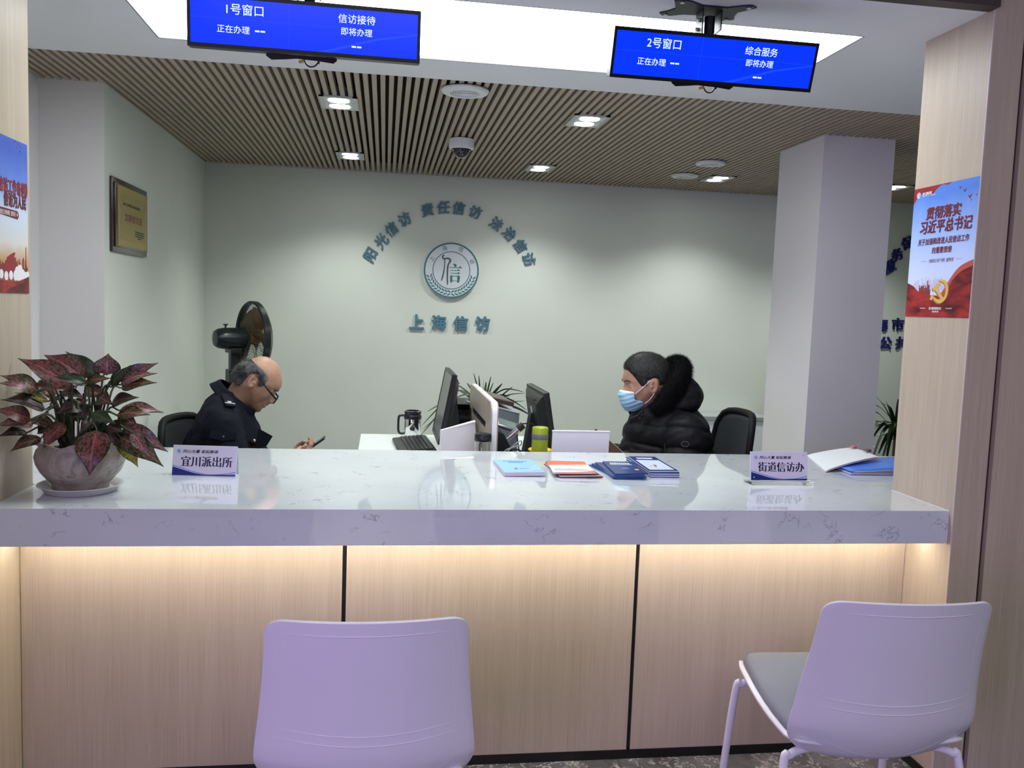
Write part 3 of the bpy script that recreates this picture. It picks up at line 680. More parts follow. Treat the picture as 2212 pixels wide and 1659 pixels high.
MON2 = monitor(-.055, .790, 3.80, 4.29, .795, 1.108, 1, 'black monitor right of the partition, its back with white sticker towards us')
# keyboard
t = thing('keyboard', 'black keyboard beside the steel mug on the desk', 'keyboard', (.17, 4.38, DZ), 0)
F = Matrix.Translation((.168, 4.39, DZ+.0085)) @ Matrix.Rotation(R(4), 4, 'Z') @ Matrix.Rotation(R(-5), 4, 'Y')
put(MB().box(-.095, .085, -.235, .235, 0, .020, .006, F, 3), 'case', mat('keyboard_black', (.013, .014, .015), .42), t, smooth=True)
for k in range(6):
    m = MB(); y = -.222
    while y < .215:
        m.box(-.052+k*.0205, -.0355+k*.0205, y, y+.0165, .0195, .0265, .0015, F, 1); y += .0192
    put(m, 'key_row', M_BLKPL, t)
# steel mug
t = thing('steel_mug', 'polished steel mug with black lid band and handle on the far end of the desk', 'mug', (.167, 4.765, DZ))
MB().lathe([(.043, 0), (.046, .004), (.046, .104), (.0455, .106)], 40, cap1=False).build('body', mat('polished_steel', (.72, .72, .72), .08, 1), t, smooth=True)
MB().lathe([(.047, .104), (.048, .108), (.048, .122), (.044, .126), (.044, .134), (.046, .137), (.046, .146), (.043, .148), (.040, .147), (.039, .12)], 40, cap0=False, cap1=True).build('lid_band', M_BLKPL, t, smooth=True)
MB().ring(.038, .043, .1465, .1495, 40).build('rim', M_CHROME, t, smooth=True)
MB().tube(arc_pts([(-.044, 0, .122), (-.07, 0, .120), (-.077, 0, .105), (-.078, 0, .06), (-.076, 0, .035), (-.066, 0, .022), (-.045, 0, .022)], 6), .0065, 10).build('handle', M_BLKPL, t, smooth=True)
# document trays
def org(loc, label):
    t = thing('document_tray', label, 'tray', loc)
    m = MB(); W, D, H = .125, .30, .225
    M_MESH = mat('mesh_black', (.010, .011, .014), .5)
    m.box(-W/2, W/2, D/2-.003, D/2, 0, H); m.build('back_panel', M_MESH, t)
    for s in (-1, 1):
        m = MB(); m.box(s*W/2-.0015, s*W/2+.0015, -D/2, D/2, 0, H); m.build('side_panel', M_MESH, t)
    for k in range(3):
        m = MB(); m.box(-W/2, W/2, -D/2, D/2, .008+k*.072, .011+k*.072); m.box(-W/2, W/2, -D/2-.002, -D/2, .008+k*.072, .026+k*.072); m.build('shelf', M_MESH, t)
    m = MB()
    for k in range(14): m.box(-W/2+.006+k*.0085, -W/2+.0085+k*.0085, -D/2-.004, -D/2-.0025, .05, .20)
    m.build('front_bars', mat('mesh_grey', (.04, .045, .05), .4), t)
    m = MB(); m.box(-W/2, W/2, -D/2, D/2, H, H+.003); m.build('top_panel', M_MESH, t)
    return t
org((.383, 4.58, DZ), 'black mesh document tray between the left monitor and the partition')
t = thing('file_box', 'grey plastic file box behind the telephone, right of the partition', 'file box', (.575, 4.32, DZ))
m = MB(); m.loft([[Vector(p) for p in ((-.07, -.14, 0), (.085, -.14, 0), (.085, .14, 0), (-.07, .14, 0))], [Vector(p) for p in ((-.075, -.15, .255), (.09, -.15, .215), (.09, .15, .215), (-.075, .15, .255))]], True, True, True)
m.build('body', mat('file_grey', (.18, .20, .23), .45), t)
m = MB(); m.prism([(-.078, .2545), (.092, .2135), (.092, .2185), (-.078, .2595)], -.152, .152, frame((0, 0, 0), (1, 0, 0), (0, -1, 0))); m.build('lid', mat('file_grey_light', (.30, .33, .36), .45), t)
t = thing('brown_folder', 'brown document case lying on the grey file box', 'folder', (.572, 4.33, DZ+.247))
F = Matrix.Translation((0, 0, .004)) @ Matrix.Rotation(R(13.6), 4, 'Y') @ Matrix.Rotation(R(6), 4, 'Z')
m = MB(); m.box(-.085, .055, -.12, .16, .008, .032, .004, F, 2); m.build('cover', mat('folder_brown', (.10, .075, .065), .6), t, smooth=True)
m = MB(); m.box(-.083, .056, -.121, -.118, .013, .027, 0, F); m.build('edge', mat('folder_maroon', (.06, .03, .028), .6), t)
# telephone
t = thing('telephone', 'black desk telephone with tilted display and silver handset by the partition', 'telephone', (.58, 3.86, DZ))
F = frame((.498, 3.84, DZ), (1, 0, 0), (0, -1, 0))
put(MB().prism([(0, 0), (.12, 0), (.12, .02), (.035, .175), (.0, .19)], -.09, .09, F), 'body', M_BLKPL, t)
G = frame((.553, 3.875, DZ+.202), (.8, 0, -.32), (.2, -.45, .85))
put(MB().box(-.055, .065, -.03, .035, -.010, .006, .005, G, 3), 'display_head', mat('phone_grey', (.10, .12, .13), .3), t, smooth=True)
put(MB().box(-.03, .05, -.018, .022, .0055, .0072, .001, G), 'display', mat('phone_display', (.16, .19, .19), .15), t)
put(MB().tube([(.528, 3.772, DZ+.132), (.562, 3.765, DZ+.165), (.598, 3.76, DZ+.198)], [.0135, .0145, .0135], 16), 'handset', M_STEEL, t, smooth=True)
put(MB().tube([(.598, 3.76, DZ+.198), (.618, 3.757, DZ+.217)], [.017, .016], 16), 'earpiece', M_BLKPL, t, smooth=True)
put(MB().tube([(.528, 3.772, DZ+.132), (.508, 3.775, DZ+.112)], [.016, .017], 16), 'mouthpiece', M_BLKPL, t, smooth=True)
rc = random.Random(5)
M_CBLW = mat('cable_grey', (.32, .34, .33), .4)
def cable(pts, r, m, label): tag(MB().tube(arc_pts(pts, 8), r, 8).build('cable', m, None, smooth=True), label, 'cable')
cable([(.50, 3.66, .80), (.53, 3.64, .86), (.57, 3.63, .905), (.592, 3.635, .915), (.59, 3.64, .895), (.56, 3.645, .885), (.52, 3.65, .86), (.505, 3.68, .76)], .0028, M_CBLW, 'pale looped cable standing up right beside the partition edge')
cable([(.508, 3.70, .80), (.53, 3.69, .845), (.57, 3.68, .855), (.61, 3.69, .835), (.625, 3.70, .79), (.60, 3.71, .757)], .0035, M_CBLW, 'grey cable arching low between partition and thermos')
cable([(.512, 3.72, .83), (.55, 3.715, .862), (.60, 3.71, .86), (.63, 3.72, .82), (.635, 3.73, .757)], .0045, M_BLKPL, 'black cable arching behind the grey cables')
cable([(.545, 3.60, .757), (.56, 3.60, .82), (.59, 3.605, .85), (.62, 3.61, .835), (.622, 3.615, .78), (.60, 3.62, .757)], .0026, mat('cable_light', (.50, .52, .50), .4), 'thin light cable loop in front of the grey cables')
cable([(.57, 3.66, .757), (.585, 3.655, .81), (.60, 3.65, .842), (.612, 3.655, .85), (.618, 3.66, .80), (.615, 3.665, .757)], .0036, M_BLKPL, 'black cable loop beside the green thermos')
mlead = ([(.648, 4.03, .80), (.63, 4.0, .92), (.665, 3.97, .945), (.71, 3.96, .94), (.735, 3.97, .90)]); hang(MB().tube(arc_pts(mlead, 8), .003, 8).build('lead', M_BLKPL, None, smooth=True), MON2)
# flasks, jar, panels
t = thing('thermos_flask', 'lime green thermos flask with grey band at the counter edge', 'flask', (.672, 3.63, DZ))
M_LIME = mat('lime_plastic', (.33, .40, .025), .35)
MB().lathe([(.033, 0), (.0345, .004), (.0345, .178)], 40, cap1=False).build('body', M_LIME, t, smooth=True)
MB().lathe([(.0355, .177), (.0362, .18), (.0362, .194), (.0355, .197)], 40, cap0=True, cap1=True).build('band', mat('flask_grey', (.15, .15, .18), .4), t, smooth=True)
MB().lathe([(.0345, .197), (.0345, .221), (.033, .226), (.030, .2275), (.028, .224), (.0, .222)], 40, cap0=True, cap1=False).build('lid', M_LIME, t, smooth=True)
t = thing('food_pot', 'black pot with a yellow lid half hidden behind the green thermos', 'pot', (.692, 3.728, DZ))
MB().lathe([(.036, 0), (.04, .004), (.043, .108)], 36).build('body', M_BLKPL, t, smooth=True)
MB().lathe([(.050, .108), (.053, .111), (.052, .115), (.046, .118)], 40).build('lid', mat('yellow_lid', (.78, .55, .03), .4), t, smooth=True)
t = thing('glass_bottle', 'clear glass tea bottle with black lid in front of the partition', 'bottle', (.423, 3.60, DZ))
M_GLASS = mat('clear_glass', (.92, .95, .94), .02, trans=1, ior=1.46)
MB().lathe([(.0, 0), (.033, 0), (.035, .004), (.035, .160), (.031, .168), (.0285, .168), (.0285, .164), (.032, .157), (.032, .008), (.0, .006)], 36, cap0=False, cap1=False).build('glass', M_GLASS, t, smooth=True)
MB().lathe([(.0, .0085), (.0315, .0085), (.0315, .110), (.0, .110)], 36, cap0=False, cap1=False).build('tea', mat('tea', (.33, .26, .12), .05, trans=.85, ior=1.33), t, smooth=True)
MB().lathe([(.034, .168), (.0365, .171), (.0365, .192), (.034, .199), (.029, .2)], 36).build('lid', M_BLKPL, t, smooth=True)
M_ACR = mat('white_acrylic', (.74, .72, .78), .3)
t = thing('document_stand', 'white document stand turned sideways behind the glass bottle', 'document stand', (.335, 3.70, DZ))
F = frame((.335, 3.715, DZ), (.155, .155, 0), (.7, -.7, .12))
put(MB().prism([(-.130, 0), (.13, 0), (.13, .218), (-.098, .202)], -.004, .004, F), 'panel', M_ACR, t)
m = MB(); A, Bq = Vector((-.098, .202, 0)), Vector((.13, .220, 0))
m.tube([F @ A.lerp(Bq, k/8) for k in range(9)], [.004+.0035*k/8 for k in range(9)], 8); put(m, 'rolled_edge', M_WHITE, t, smooth=True)
put(MB().box(-.10, .10, 0, .006, -.004, .10, .001, F), 'foot', M_ACR, t)
t = thing('document_stand', 'upright white document stand right of the green thermos', 'document stand', (.845, 3.60, DZ))
F = frame((.843, 3.60, DZ), (1, 0, 0), (0, -1, .03))
put(MB().prism([(-.127, 0), (.123, 0), (.128, .213), (-.122, .213)], -.004, .004, F), 'panel', M_ACR, t)
put(MB().box(-.124, .130, .211, .218, -.006, .006, .0025, F), 'rolled_edge', M_WHITE, t, smooth=True)
put(MB().box(-.11, .11, 0, .006, -.07, .004, .001, F), 'foot', M_ACR, t)
t = thing('notebook', 'brown covered notebook held up slantwise by the masked man', 'notebook', (1.0, 3.70, .83))
F = frame((1.017, 3.70, .8985), (.145, 0, -.121), (0, -1, .15))
put(MB().box(-.105, .098, -.105, -.002, .002, .005, .001, F), 'cover', mat('notebook_brown', (.10, .045, .03), .5), t)
put(MB().box(-.103, .095, -.103, 0, -.008, .002, 0, F), 'pages', mat('page_cream', (.62, .58, .42), .6), t)
# low cabinet with steel top rail far behind
t = thing('low_cabinet', 'low white cabinet with a steel top rail behind the masked man', 'cabinet', (2.62, 6.35, 0))
MB().box(-.40, .30, -.14, .14, .03, .69, .003).build('body', mat('cabinet_white', (.82, .84, .90), .4), t)
MB().box(-.41, .31, -.15, .145, .69, .725, .006).build('top_rail', mat('rail_aluminium', (.50, .53, .54), .35, .4), t)
MB().box(-.39, .29, -.13, .13, 0, .03).build('plinth', M_BLACK, t)

# ================================================================== STANDING FAN
t = thing('standing_fan', 'black standing fan with bronze blades in the back corner behind the bald man', 'fan', (-.80, 5.3, 0))
b_ = R(31); AX = Vector((math.cos(b_), math.sin(b_), 0)); FC = Vector((-.765, 5.32, 1.243))
F = frame(FC, (-math.sin(b_), math.cos(b_), 0), AX)      # x sideways, y up, z where it blows
M_FANB = mat('fan_black', (.010, .016, .015), .28)
put(MB().lathe([(.215, -.028), (.222, -.020), (.222, .010), (.215, .018), (.208, .010), (.208, -.020), (.215, -.028)], 64, F, False, False), 'guard_band', M_FANB, t, smooth=True)
def cage(sgn, depth):
    m = MB()
    for k in range(72):
        a = 2*PI*k/72; m.tube([F @ Vector((r*math.cos(a), r*math.sin(a), sgn*(.012+depth*(1-(r/.215)**2)**.8))) for r in (.045, .09, .14, .18, .205, .2149)], .0013, 4, caps=False)
    for r in (.09, .15): m.tube([F @ Vector((r*math.cos(2*PI*k/48), r*math.sin(2*PI*k/48), sgn*(.012+depth*(1-(r/.215)**2)**.8))) for k in range(48)], .0016, 4, closed=True)
    return m
put(cage(1, .07), 'front_guard', M_FANB, t); put(cage(-1, .05), 'rear_guard', M_FANB, t)
put(MB().lathe([(.046, .08), (.044, .088), (.02, .092)], 32, F), 'guard_badge', M_FANB, t, smooth=True)
M_BLADE = mat('bronze_blade', (.23, .135, .055), .25, coat=.4)
for k in range(5):
    a = 2*PI*k/5+.45; m = MB()
    def fb(u, v):
        r = .035+.155*u; wd = .035+.085*math.sin(min(1, u*1.1)*PI*.62); an = a+(v-.5)*wd/max(r, .06)*1.15+u*.35
        return F @ Vector((r*math.cos(an), r*math.sin(an), (v-.5)*.055*(1-.3*u)+.004))
    m.grid(fb, 10, 8); o = put(m, 'blade', M_BLADE, t, smooth=True, angle=180)
    s_ = o.modifiers.new('thickness', 'SOLIDIFY'); s_.thickness = .002
put(MB().lathe([(.036, -.03), (.038, .02), (.03, .035), (.012, .04)], 28, F), 'hub', M_BLADE, t, smooth=True)
put(MB().lathe([(.02, -.235), (.045, -.232), (.056, -.215), (.062, -.18), (.064, -.10), (.060, -.058), (.05, -.05)], 40, F), 'motor_housing', M_FANB, t, smooth=True)
m = MB(); kp = F @ Vector((0, .062, -.17)); m.lathe([(.005, -.012), (.005, .012), (.014, .016), (.014, .022)], 14, Matrix.Translation(kp)); put(m, 'oscillation_knob', M_FANB, t)
b0 = FC-AX*.12
m = MB(); m.box(-.035, .035, -.05, .05, -.085, -.055, .006, Matrix.Translation(b0) @ Matrix.Rotation(b_, 4, 'Z')); m.box(-.024, .024, -.022, .022, -.20, -.08, .004, Matrix.Translation(b0) @ Matrix.Rotation(b_, 4, 'Z')); put(m, 'tilt_joint', M_FANB, t)
m = MB(); m.box(-.038, .038, -.032, .032, -.62, -.18, .005, Matrix.Translation(b0) @ Matrix.Rotation(b_, 4, 'Z')); put(m, 'pole_cover', M_FANB, t)
put(MB().tube([(b0.x, b0.y, .03), (b0.x, b0.y, .66)], .018, 18), 'pole', M_FANB, t, smooth=True)
put(MB().lathe([(.20, 0), (.20, .015), (.17, .03), (.05, .045), (.03, .06)], 44, Matrix.Translation((b0.x, b0.y, 0))), 'base', M_FANB, t, smooth=True)

# ================================================================== OFFICE CHAIRS
def office_chair(x, y, face, label, lean, bh=.50, rz=0):
    t = thing('office_chair', label, 'chair', (x, y, 0), rz)
    M_OC = mat('chair_black', (.006, .006, .008), .6, spec=.2); M_OM = mat('chair_mesh', (.016, .018, .024), .65)
    bx = -face*.30
    def back(u, v, d):
        yy = (u-.5)*.44*(1-.12*v*v*v); z = .56+v*bh; cv = .05*(2*u-1)**2; dip = .03*(abs(2*u-1)**4)*v
        return Vector((bx-face*(lean*v)+face*cv+face*d, yy, z-dip))
    m = MB(); loop = []; N = 10
    def edge(q):   # closed outline with rounded upper corners
        return q
    out = [(0, v/8) for v in range(8)]+[(.015+.0*k, .9+.0) for k in range(0)]+[(.02, .93), (.07, .985), (.15, 1)]+[(u/8, 1) for u in range(2, 7)]+[(.85, 1), (.93, .985), (.98, .93)]+[(1, 1-v/8) for v in range(1, 9)]+[(u/8, 0) for u in range(7, 0, -1)]
    m.tube([back(u, v, 0) for u, v in out], .016, 10, closed=True); m.build('back_frame', M_OC, t, smooth=True)
    m = MB(); m.grid(lambda u, v: back(.02+.96*u, .02+.96*v-.03*(abs(2*u-1)**6)*v, 0), 16, 14); o = m.build('back_mesh', M_OM, t, smooth=True, angle=180); s_ = o.modifiers.new('thickness', 'SOLIDIFY'); s_.thickness = .012; s_.offset = 0
    m = MB(); m.box(bx-face*.005-.02, bx-face*.005+.02, -.03, .03, .40, .66, .008); m.build('back_post', M_OC, t)
    m = MB(); m.box(-.23, .23, -.235, .235, .415, .475, .022, seg=4); m.build('seat', mat('chair_fabric', (.012, .012, .014), .85), t, smooth=True)
    for s in (-1, 1):
        m = MB(); m.tube(arc_pts([(-.10*face, s*.25, .44), (-.10*face, s*.28, .52), (-.06*face, s*.285, .60), (.04*face, s*.285, .615)], 6), .014, 8); m.build('armrest', M_OC, t, smooth=True)
    MB().tube([(0, 0, .10), (0, 0, .42)], .025, 16).build('gas_column', M_CHROME, t, smooth=True)
    m = MB()
    for k in range(5):
        a = 2*PI*k/5+.3; c, s = math.cos(a), math.sin(a)
        m2 = MB(); m2.tube([(0, 0, .10), (.15*c, .15*s, .09), (.27*c, .27*s, .065)], [.028, .022, .015], 8); m2.build('base_leg', M_OC, t, smooth=True)
        MB().tube([(.27*c-.012*s, .27*s+.012*c, .026), (.27*c+.012*s, .27*s-.012*c, .026)], .026, 16).build('caster', M_BLKPL, t, smooth=True)
    return t
office_chair(1.335, 3.86, -1, 'black mesh office chair behind the masked man', .06, .47)
office_chair(-.585, 3.86, 1, 'dark office chair behind the bald man in navy uniform', .03, .39, R(-14))
# ================================================================== PEOPLE
FULL = [(-.078, -.065), (-.092, -.03), (-.1, .01), (-.103, .045), (-.096, .080), (-.076, .108), (-.04, .128), (0, .135), (.04, .128), (.073, .104), (.090, .077), (.099, .055), (.1035, .036), (.0985, .022), (.103, .008), (.114, -.006), (.1255, -.018), (.123, -.027), (.109, -.034), (.111, -.045), (.1075, -.0525), (.1085, -.061), (.100, -.069), (.1035, -.086), (.096, -.099), (.078, -.104), (.04, -.093), (0, -.090), (-.045, -.086)]
BASE = [(-.078, -.065), (-.092, -.03), (-.1, .01), (-.103, .045), (-.096, .080), (-.076, .108), (-.04, .128), (0, .135), (.04, .128), (.073, .104), (.088, .077), (.095, .055), (.097, .036), (.0955, .018), (.0955, 0), (.0955, -.02), (.096, -.035), (.0965, -.050), (.095, -.065), (.092, -.083), (.084, -.096), (.07, -.100), (.04, -.093), (0, -.090), (-.045, -.086)]
C0 = (.0, .012)
def polar(tab):
    ph = np.array([math.atan2(z-C0[1], x-C0[0]) for x, z in tab]); rr_ = np.array([math.hypot(z-C0[1], x-C0[0]) for x, z in tab])
    o = np.argsort(ph); ph, rr_ = ph[o], rr_[o]; g = np.linspace(-PI, PI, 1441)
    v = np.interp(g, np.r_[ph-2*PI, ph, ph+2*PI], np.r_[rr_, rr_, rr_]); k = np.exp(-.5*(np.arange(-12, 13)/4.)**2); k /= k.sum()
    return g, np.convolve(np.r_[v[-13:-1], v, v[1:13]], k, 'valid')
PG, PFULL = polar(FULL); _, PBASE = polar(BASE)
SIGA = np.array([-PI, -1.3, -.95, -.75, -.55, -.40, -.30, -.2, 0, .1, .25, .5, .8, PI]); SIGV = np.array([.08, .06, .032, .030, .024, .021, .019, .017, .012, .012, .05, .06, .08, .08])
def head_sdf(q, full=True, ears=True, jowl=0, flat=0, cran=0, weak=0):
    x, y, z = q[:, 0], q[:, 1], q[:, 2]; ay = np.abs(y)
    ph = np.arctan2(z-C0[1], x-C0[0]); rho = np.hypot(x-C0[0], z-C0[1])
    b = np.interp(ph, PG, PBASE)
    if flat: b = b-flat*np.exp(-((ph-2.55)/.55)**2)
    if weak: b = b-weak*np.exp(-((ph+.82)/.26)**2)
    if cran: b = b*(1-cran*ss(.35, 1.0, np.where(ph < -2.2, PI, ph)))
    if full:
        sg = np.interp(ph, SIGA, SIGV); b = b+(np.interp(ph, PG, PFULL)-np.interp(ph, PG, PBASE))*np.exp(-(y/sg)**2)
    W = .0765-.021*ss(.0, -.10, z)*(1-jowl)-.010*ss(.06, .14, z)-.012*ss(.02, .10, x)*ss(.08, .0, z)+.002*ss(.02, -.06, x)
    p = 2.35
    s = ((ay/W)**p+(rho/b)**p)**(1/p); d = (s-1)*np.minimum(W, b)*.97
    if full:
        d = d+.0075*np.exp(-(((x-.094)/.02)**2+((ay-.031)/.015)**2+((z-.017)/.0095)**2))
        d = smin(d, np.sqrt((x-.0765)**2+(ay-.0315)**2+(z-.014)**2)-.0135, .004)
        d = d+.0012*np.exp(-(((x-.09)/.012)**2+((ay-.031)/.014)**2+((z-.012)/.0014)**2))      # closed lid line
        d = d-.004*np.exp(-(((x-.072)/.026)**2+((ay-.054)/.020)**2+((z+.016)/.020)**2))
        d = smin(d, np.sqrt(((x-.108)/1.2)**2+(ay-.013)**2+(z+.026)**2)-.0075, .006)           # wings of the nose
        d = d+.0022*np.exp(-(((x-.104)/.02)**2+(ay/.024)**4+((z+.0525)/.0022)**2))             # mouth line
        d = d+.0016*np.exp(-(((ay-.034-.25*(-.03-z))/.004)**2+((z+.045)/.018)**2+((x-.09)/.03)**2))  # cheek folds
    if ears:
        c, s_ = math.cos(.18), math.sin(.18); X = x+.009; Z = z-.002; X, Z = X*c+Z*s_, Z*c-X*s_
        e = (np.sqrt((X/.0185)**2+((ay-.0775-.25*np.maximum(-X, 0))/.0095)**2+(Z/.0345)**2)-1)*.0095
        e = smax(e, -(np.sqrt(((X-.003)/.0115)**2+((ay-.0895)/.0105)**2+((Z+.001)/.0225)**2)-1)*.009, .002); e = smin(e, np.sqrt((X-.010)**2+(ay-.081)**2+(Z+.003)**2)-.0055, .003)
        d = smin(d, e, .006)
    return d
def mk_frame(origin, face, pitch, yawd=0):
    """columns: forward, left, up of a head that looks along face*x, bowed by pitch"""
    f = np.array([face*math.cos(pitch)*math.cos(yawd), math.sin(yawd)*math.cos(pitch), -math.sin(pitch)]); l = np.cross([0, 0, 1], f); l /= np.linalg.norm(l); u = np.cross(f, l)
    return np.array(origin), np.stack([f, l, u], 1)
def skin_mat(name, c, c2):
    m = mat(name, c, .48, spec=.4); b = m.node_tree.nodes['Principled BSDF']; b.inputs['Subsurface Weight'].default_value = .12; b.inputs['Subsurface Radius'].default_value = (.012, .004, .002)
    q = NT(m); v = q.coords(); a = q.noise(v, 28, 3, .6); r = q.ramp(a, 0, [(.35, c), (.68, c2)]); q.l(r, 0, q.b, 'Base Color'); a2 = q.noise(v, 420, 2, .5); q.bump(a2, 0, .18, .001); return m
M_SK1 = skin_mat('tan_skin', (.42, .25, .17), (.36, .19, .125)); M_SK2 = skin_mat('weathered_skin', (.43, .245, .165), (.35, .18, .118))
def hand_pts(W0, fwd, pn, side, curl, thumb=.5):
    """rounded cones of a hand: W0 wrist, fwd towards the knuckles, pn palm normal, side=+1 when the thumb is on pn x fwd"""
    f = np.array(fwd, float); f /= np.linalg.norm(f); n = np.array(pn, float); n -= f*(n @ f); n /= np.linalg.norm(n); s = np.cross(n, f)*side; W0 = np.array(W0, float); L = []
    for yk, ln, c in ((.029, .070, curl), (.010, .079, curl*1.05), (-.010, .073, curl*1.1), (-.028, .057, curl*1.18)):
        k = W0+f*(.088-abs(yk-.005)*.25)+s*yk
        L.append((W0+s*yk*.6, k, .0145, .0108)); p, a = k, 0
        for j, (fr, r0, r1) in enumerate(((.45, .0100, .0090), (.31, .0090, .0080), (.24, .0080, .0068))):
            a += c*(.75 if j == 0 else 1); d = f*math.cos(a)+n*math.sin(a); e = p+d*ln*fr; L.append((p, e, r0, r1)); p = e
    b = W0+f*.022+s*.024+n*.006; c1 = b+f*.030+s*.020+n*.012; c2 = c1+(f*.8+n*thumb-s*.15)*.026; c3 = c2+(f*.75+n*thumb-s*.35)*.022
    L += [(b, c1, .0150, .0118), (c1, c2, .0112, .0100), (c2, c3, .0098, .0080)]
    return L
def person_root(label, x, y): return thing('person', label, 'person', (x, y, 0))
def body(par, m, H, hs, neck, prims, hands, lo, hi, hp):
    O, Rm = H
    def f(p):
        d = head_sdf((p-O) @ Rm/hs, **hp)*hs
        d = smin(d, s_cone(p, neck[0], neck[1], .052, .056), .022)
        e = None
        for a, b, ra, rb in prims:
            g = s_cone(p, a, b, ra, rb); e = g if e is None else smin(e, g, .04)
        d = smin(d, e, .03)
        h = None
        for L in hands:
            hh = None
            for a, b, ra, rb in L:
                g = s_cone(p, a, b, ra, rb); hh = g if hh is None else smin(hh, g, .005)
            h = hh if h is None else np.minimum(h, hh)
        return smin(d, h, .008)
    V, Fc = nets(f, lo, hi, .0029)
    o = mesh_np('body', V, Fc, m); hang(o, par); return o
def garment(name, par, f, lo, hi, h, m):
    V, Fc = nets(f, lo, hi, h); o = mesh_np(name, V, Fc, m); hang(o, par); return o, V
def wrinkle(p, s, amp, seed=0):
    a = np.sin(p[:, 0]*s*1.1+2.1*np.sin(p[:, 2]*s*.7+seed)+seed)*np.sin(p[:, 2]*s*1.3+1.7*np.sin(p[:, 1]*s*.9)+seed*2)
    b = np.sin(p[:, 1]*s*1.7+p[:, 0]*s*.8+seed)*np.sin(p[:, 2]*s*2.1-p[:, 0]*s*1.1)
    return amp*(a*.65+b*.35)
def strands(V, N, n, ln, wd, comb, seed, gap=0):
    """short hairs as thin blades: (verts, quads)"""
    r = np.random.default_rng(seed); i = r.integers(0, len(V), n); p = V[i]; nn = N[i]
    d = nn*(.35+.4*r.random((n, 1)))+comb(p)+r.normal(0, .22, (n, 3)); d /= np.linalg.norm(d, axis=1)[:, None]
    s = np.cross(d, nn); s /= np.linalg.norm(s, axis=1)[:, None]+1e-6; L = (ln*(.55+.8*r.random((n, 1)))); w_ = wd*(.6+.8*r.random((n, 1)))
    tip = p+d*L-nn*L*.15; base = p-nn*.001
    Q = np.stack([base-s*w_, base+s*w_, tip+s*w_*.2, tip-s*w_*.2], 1).reshape(-1, 3)
    return Q, np.arange(4*n).reshape(-1, 4)
def normals_of(f, V, e=.0015):
    g = np.stack([f(V+np.eye(3)[k]*e)-f(V-np.eye(3)[k]*e) for k in range(3)], 1); return g/(np.linalg.norm(g, axis=1)[:, None]+1e-9)
def hair(par, H, hs, mask, thick, hp, m, nst, ln, wd, comb, seed, h=.003):
    O, Rm = H
    def f(p):
        q = (p-O) @ Rm/hs; d = head_sdf(q, full=False, ears=False, **hp)*hs; mk = mask(q)
        return smax(d-thick*ss(0, .022, mk)-.0006, -mk*.8, .004)
    V, Fc = nets(f, O-.16, O+.17, h)
    q = (V-O) @ Rm/hs; outer = (head_sdf(q, full=False, ears=False, **hp)*hs > thick*.25)
    Vo = V[outer]; N = normals_of(f, Vo); Q, QF = strands(Vo, N, nst, ln, wd, comb, seed)
    o = mesh_np('hair', np.r_[V, Q], np.r_[Fc, QF+len(V)], m); hang(o, par); return o
def hairmat(name, c0, c1, nsc=150):
    m = mat(name, c0, .55, spec=.35); q = NT(m); v = q.coords((1, 1, 1)); a = q.noise(v, nsc, 2, .7); r = q.ramp(a, 0, [(.4, c0), (.66, c1)]); q.l(r, 0, q.b, 'Base Color'); return m
def snap(o, guess):
    from mathutils.bvhtree import BVHTree
    me = o.data; b = BVHTree.FromPolygons([v.co[:] for v in me.vertices], [p.vertices[:] for p in me.polygons]); l, n, i, d = b.find_nearest(Vector(guess)); return l, n

# ------------------------------------------------------------------ the bald man, bent over his phone
PY = 3.86
P1 = person_root('balding man in navy uniform jacket and glasses, bowed over the phone in his hand', -.60, PY)
H1 = mk_frame((-.546, PY, 1.124), 1, R(40), R(4)); HS1 = .985; HP1 = dict(jowl=.40, flat=.016, cran=.105)
prims1 = [((-.675, PY, .92), (-.70, PY, .60), .09, .12), ((-.665, PY-.14, .950), (-.665, PY+.14, .950), .050, .050), ((-.73, PY-.08, .56), (-.38, PY-.10, .56), .07, .055), ((-.73, PY+.08, .56), (-.38, PY+.10, .56), .07, .055),
          ((-.38, PY-.10, .56), (-.41, PY-.10, .10), .05, .036), ((-.38, PY+.10, .56), (-.41, PY+.10, .10), .05, .036), ((-.42, PY-.10, .05), (-.27, PY-.11, .04), .036, .03), ((-.42, PY+.10, .05), (-.27, PY+.11, .04), .036, .03)]
ARM1 = {}
hands1 = []
for s in (-1, 1):
    sh, el, wr = (-.655, PY+s*.17, .95), (-.565, PY+s*.235, .715), (-.405, PY+s*.085, .772)
    ARM1[s] = (sh, el, wr); prims1 += [(sh, el, .048, .040), (el, wr, .038, .027)]
hands1.append(hand_pts(ARM1[-1][2], (.80, .22, .42), (-.45, .25, .86), -1, .42, .35))
hands1.append(hand_pts(ARM1[1][2], (.80, -.25, .36), (-.40, -.45, .80), 1, .55, .35))
body(P1, M_SK1, H1, HS1, ((-.600, PY, 1.075), (-.655, PY, 1.005)), prims1, hands1, (-.86, PY-.31, 0), (-.22, PY+.31, 1.27), HP1)
def mask1(q):
    x, z = q[:, 0], q[:, 2]; top = .080-.35*np.maximum(x-.0, 0)-.10*np.maximum(-x-.055, 0)
    nz = .0022*np.sin(z*420+3*np.sin(x*190))+.0022*np.sin(x*530+z*160+2*np.sin(z*300)); nz = nz*.3
    top = top-.012+nz; front = .040+.10*np.minimum(z-.02, 0)-.55*np.maximum(z-.045, 0)+nz
    low = np.where(x > .016, .004, -.058+.9*np.maximum(x+.030, 0)); low = np.where((x > -.036) & (x < .018), np.maximum(low, .028-.0*x), low)
    return np.minimum(np.minimum(top-z, front-x), z-low)
M_HAIR1 = hairmat('grey_black_hair', (.012, .012, .014), (.15, .15, .155), 22)
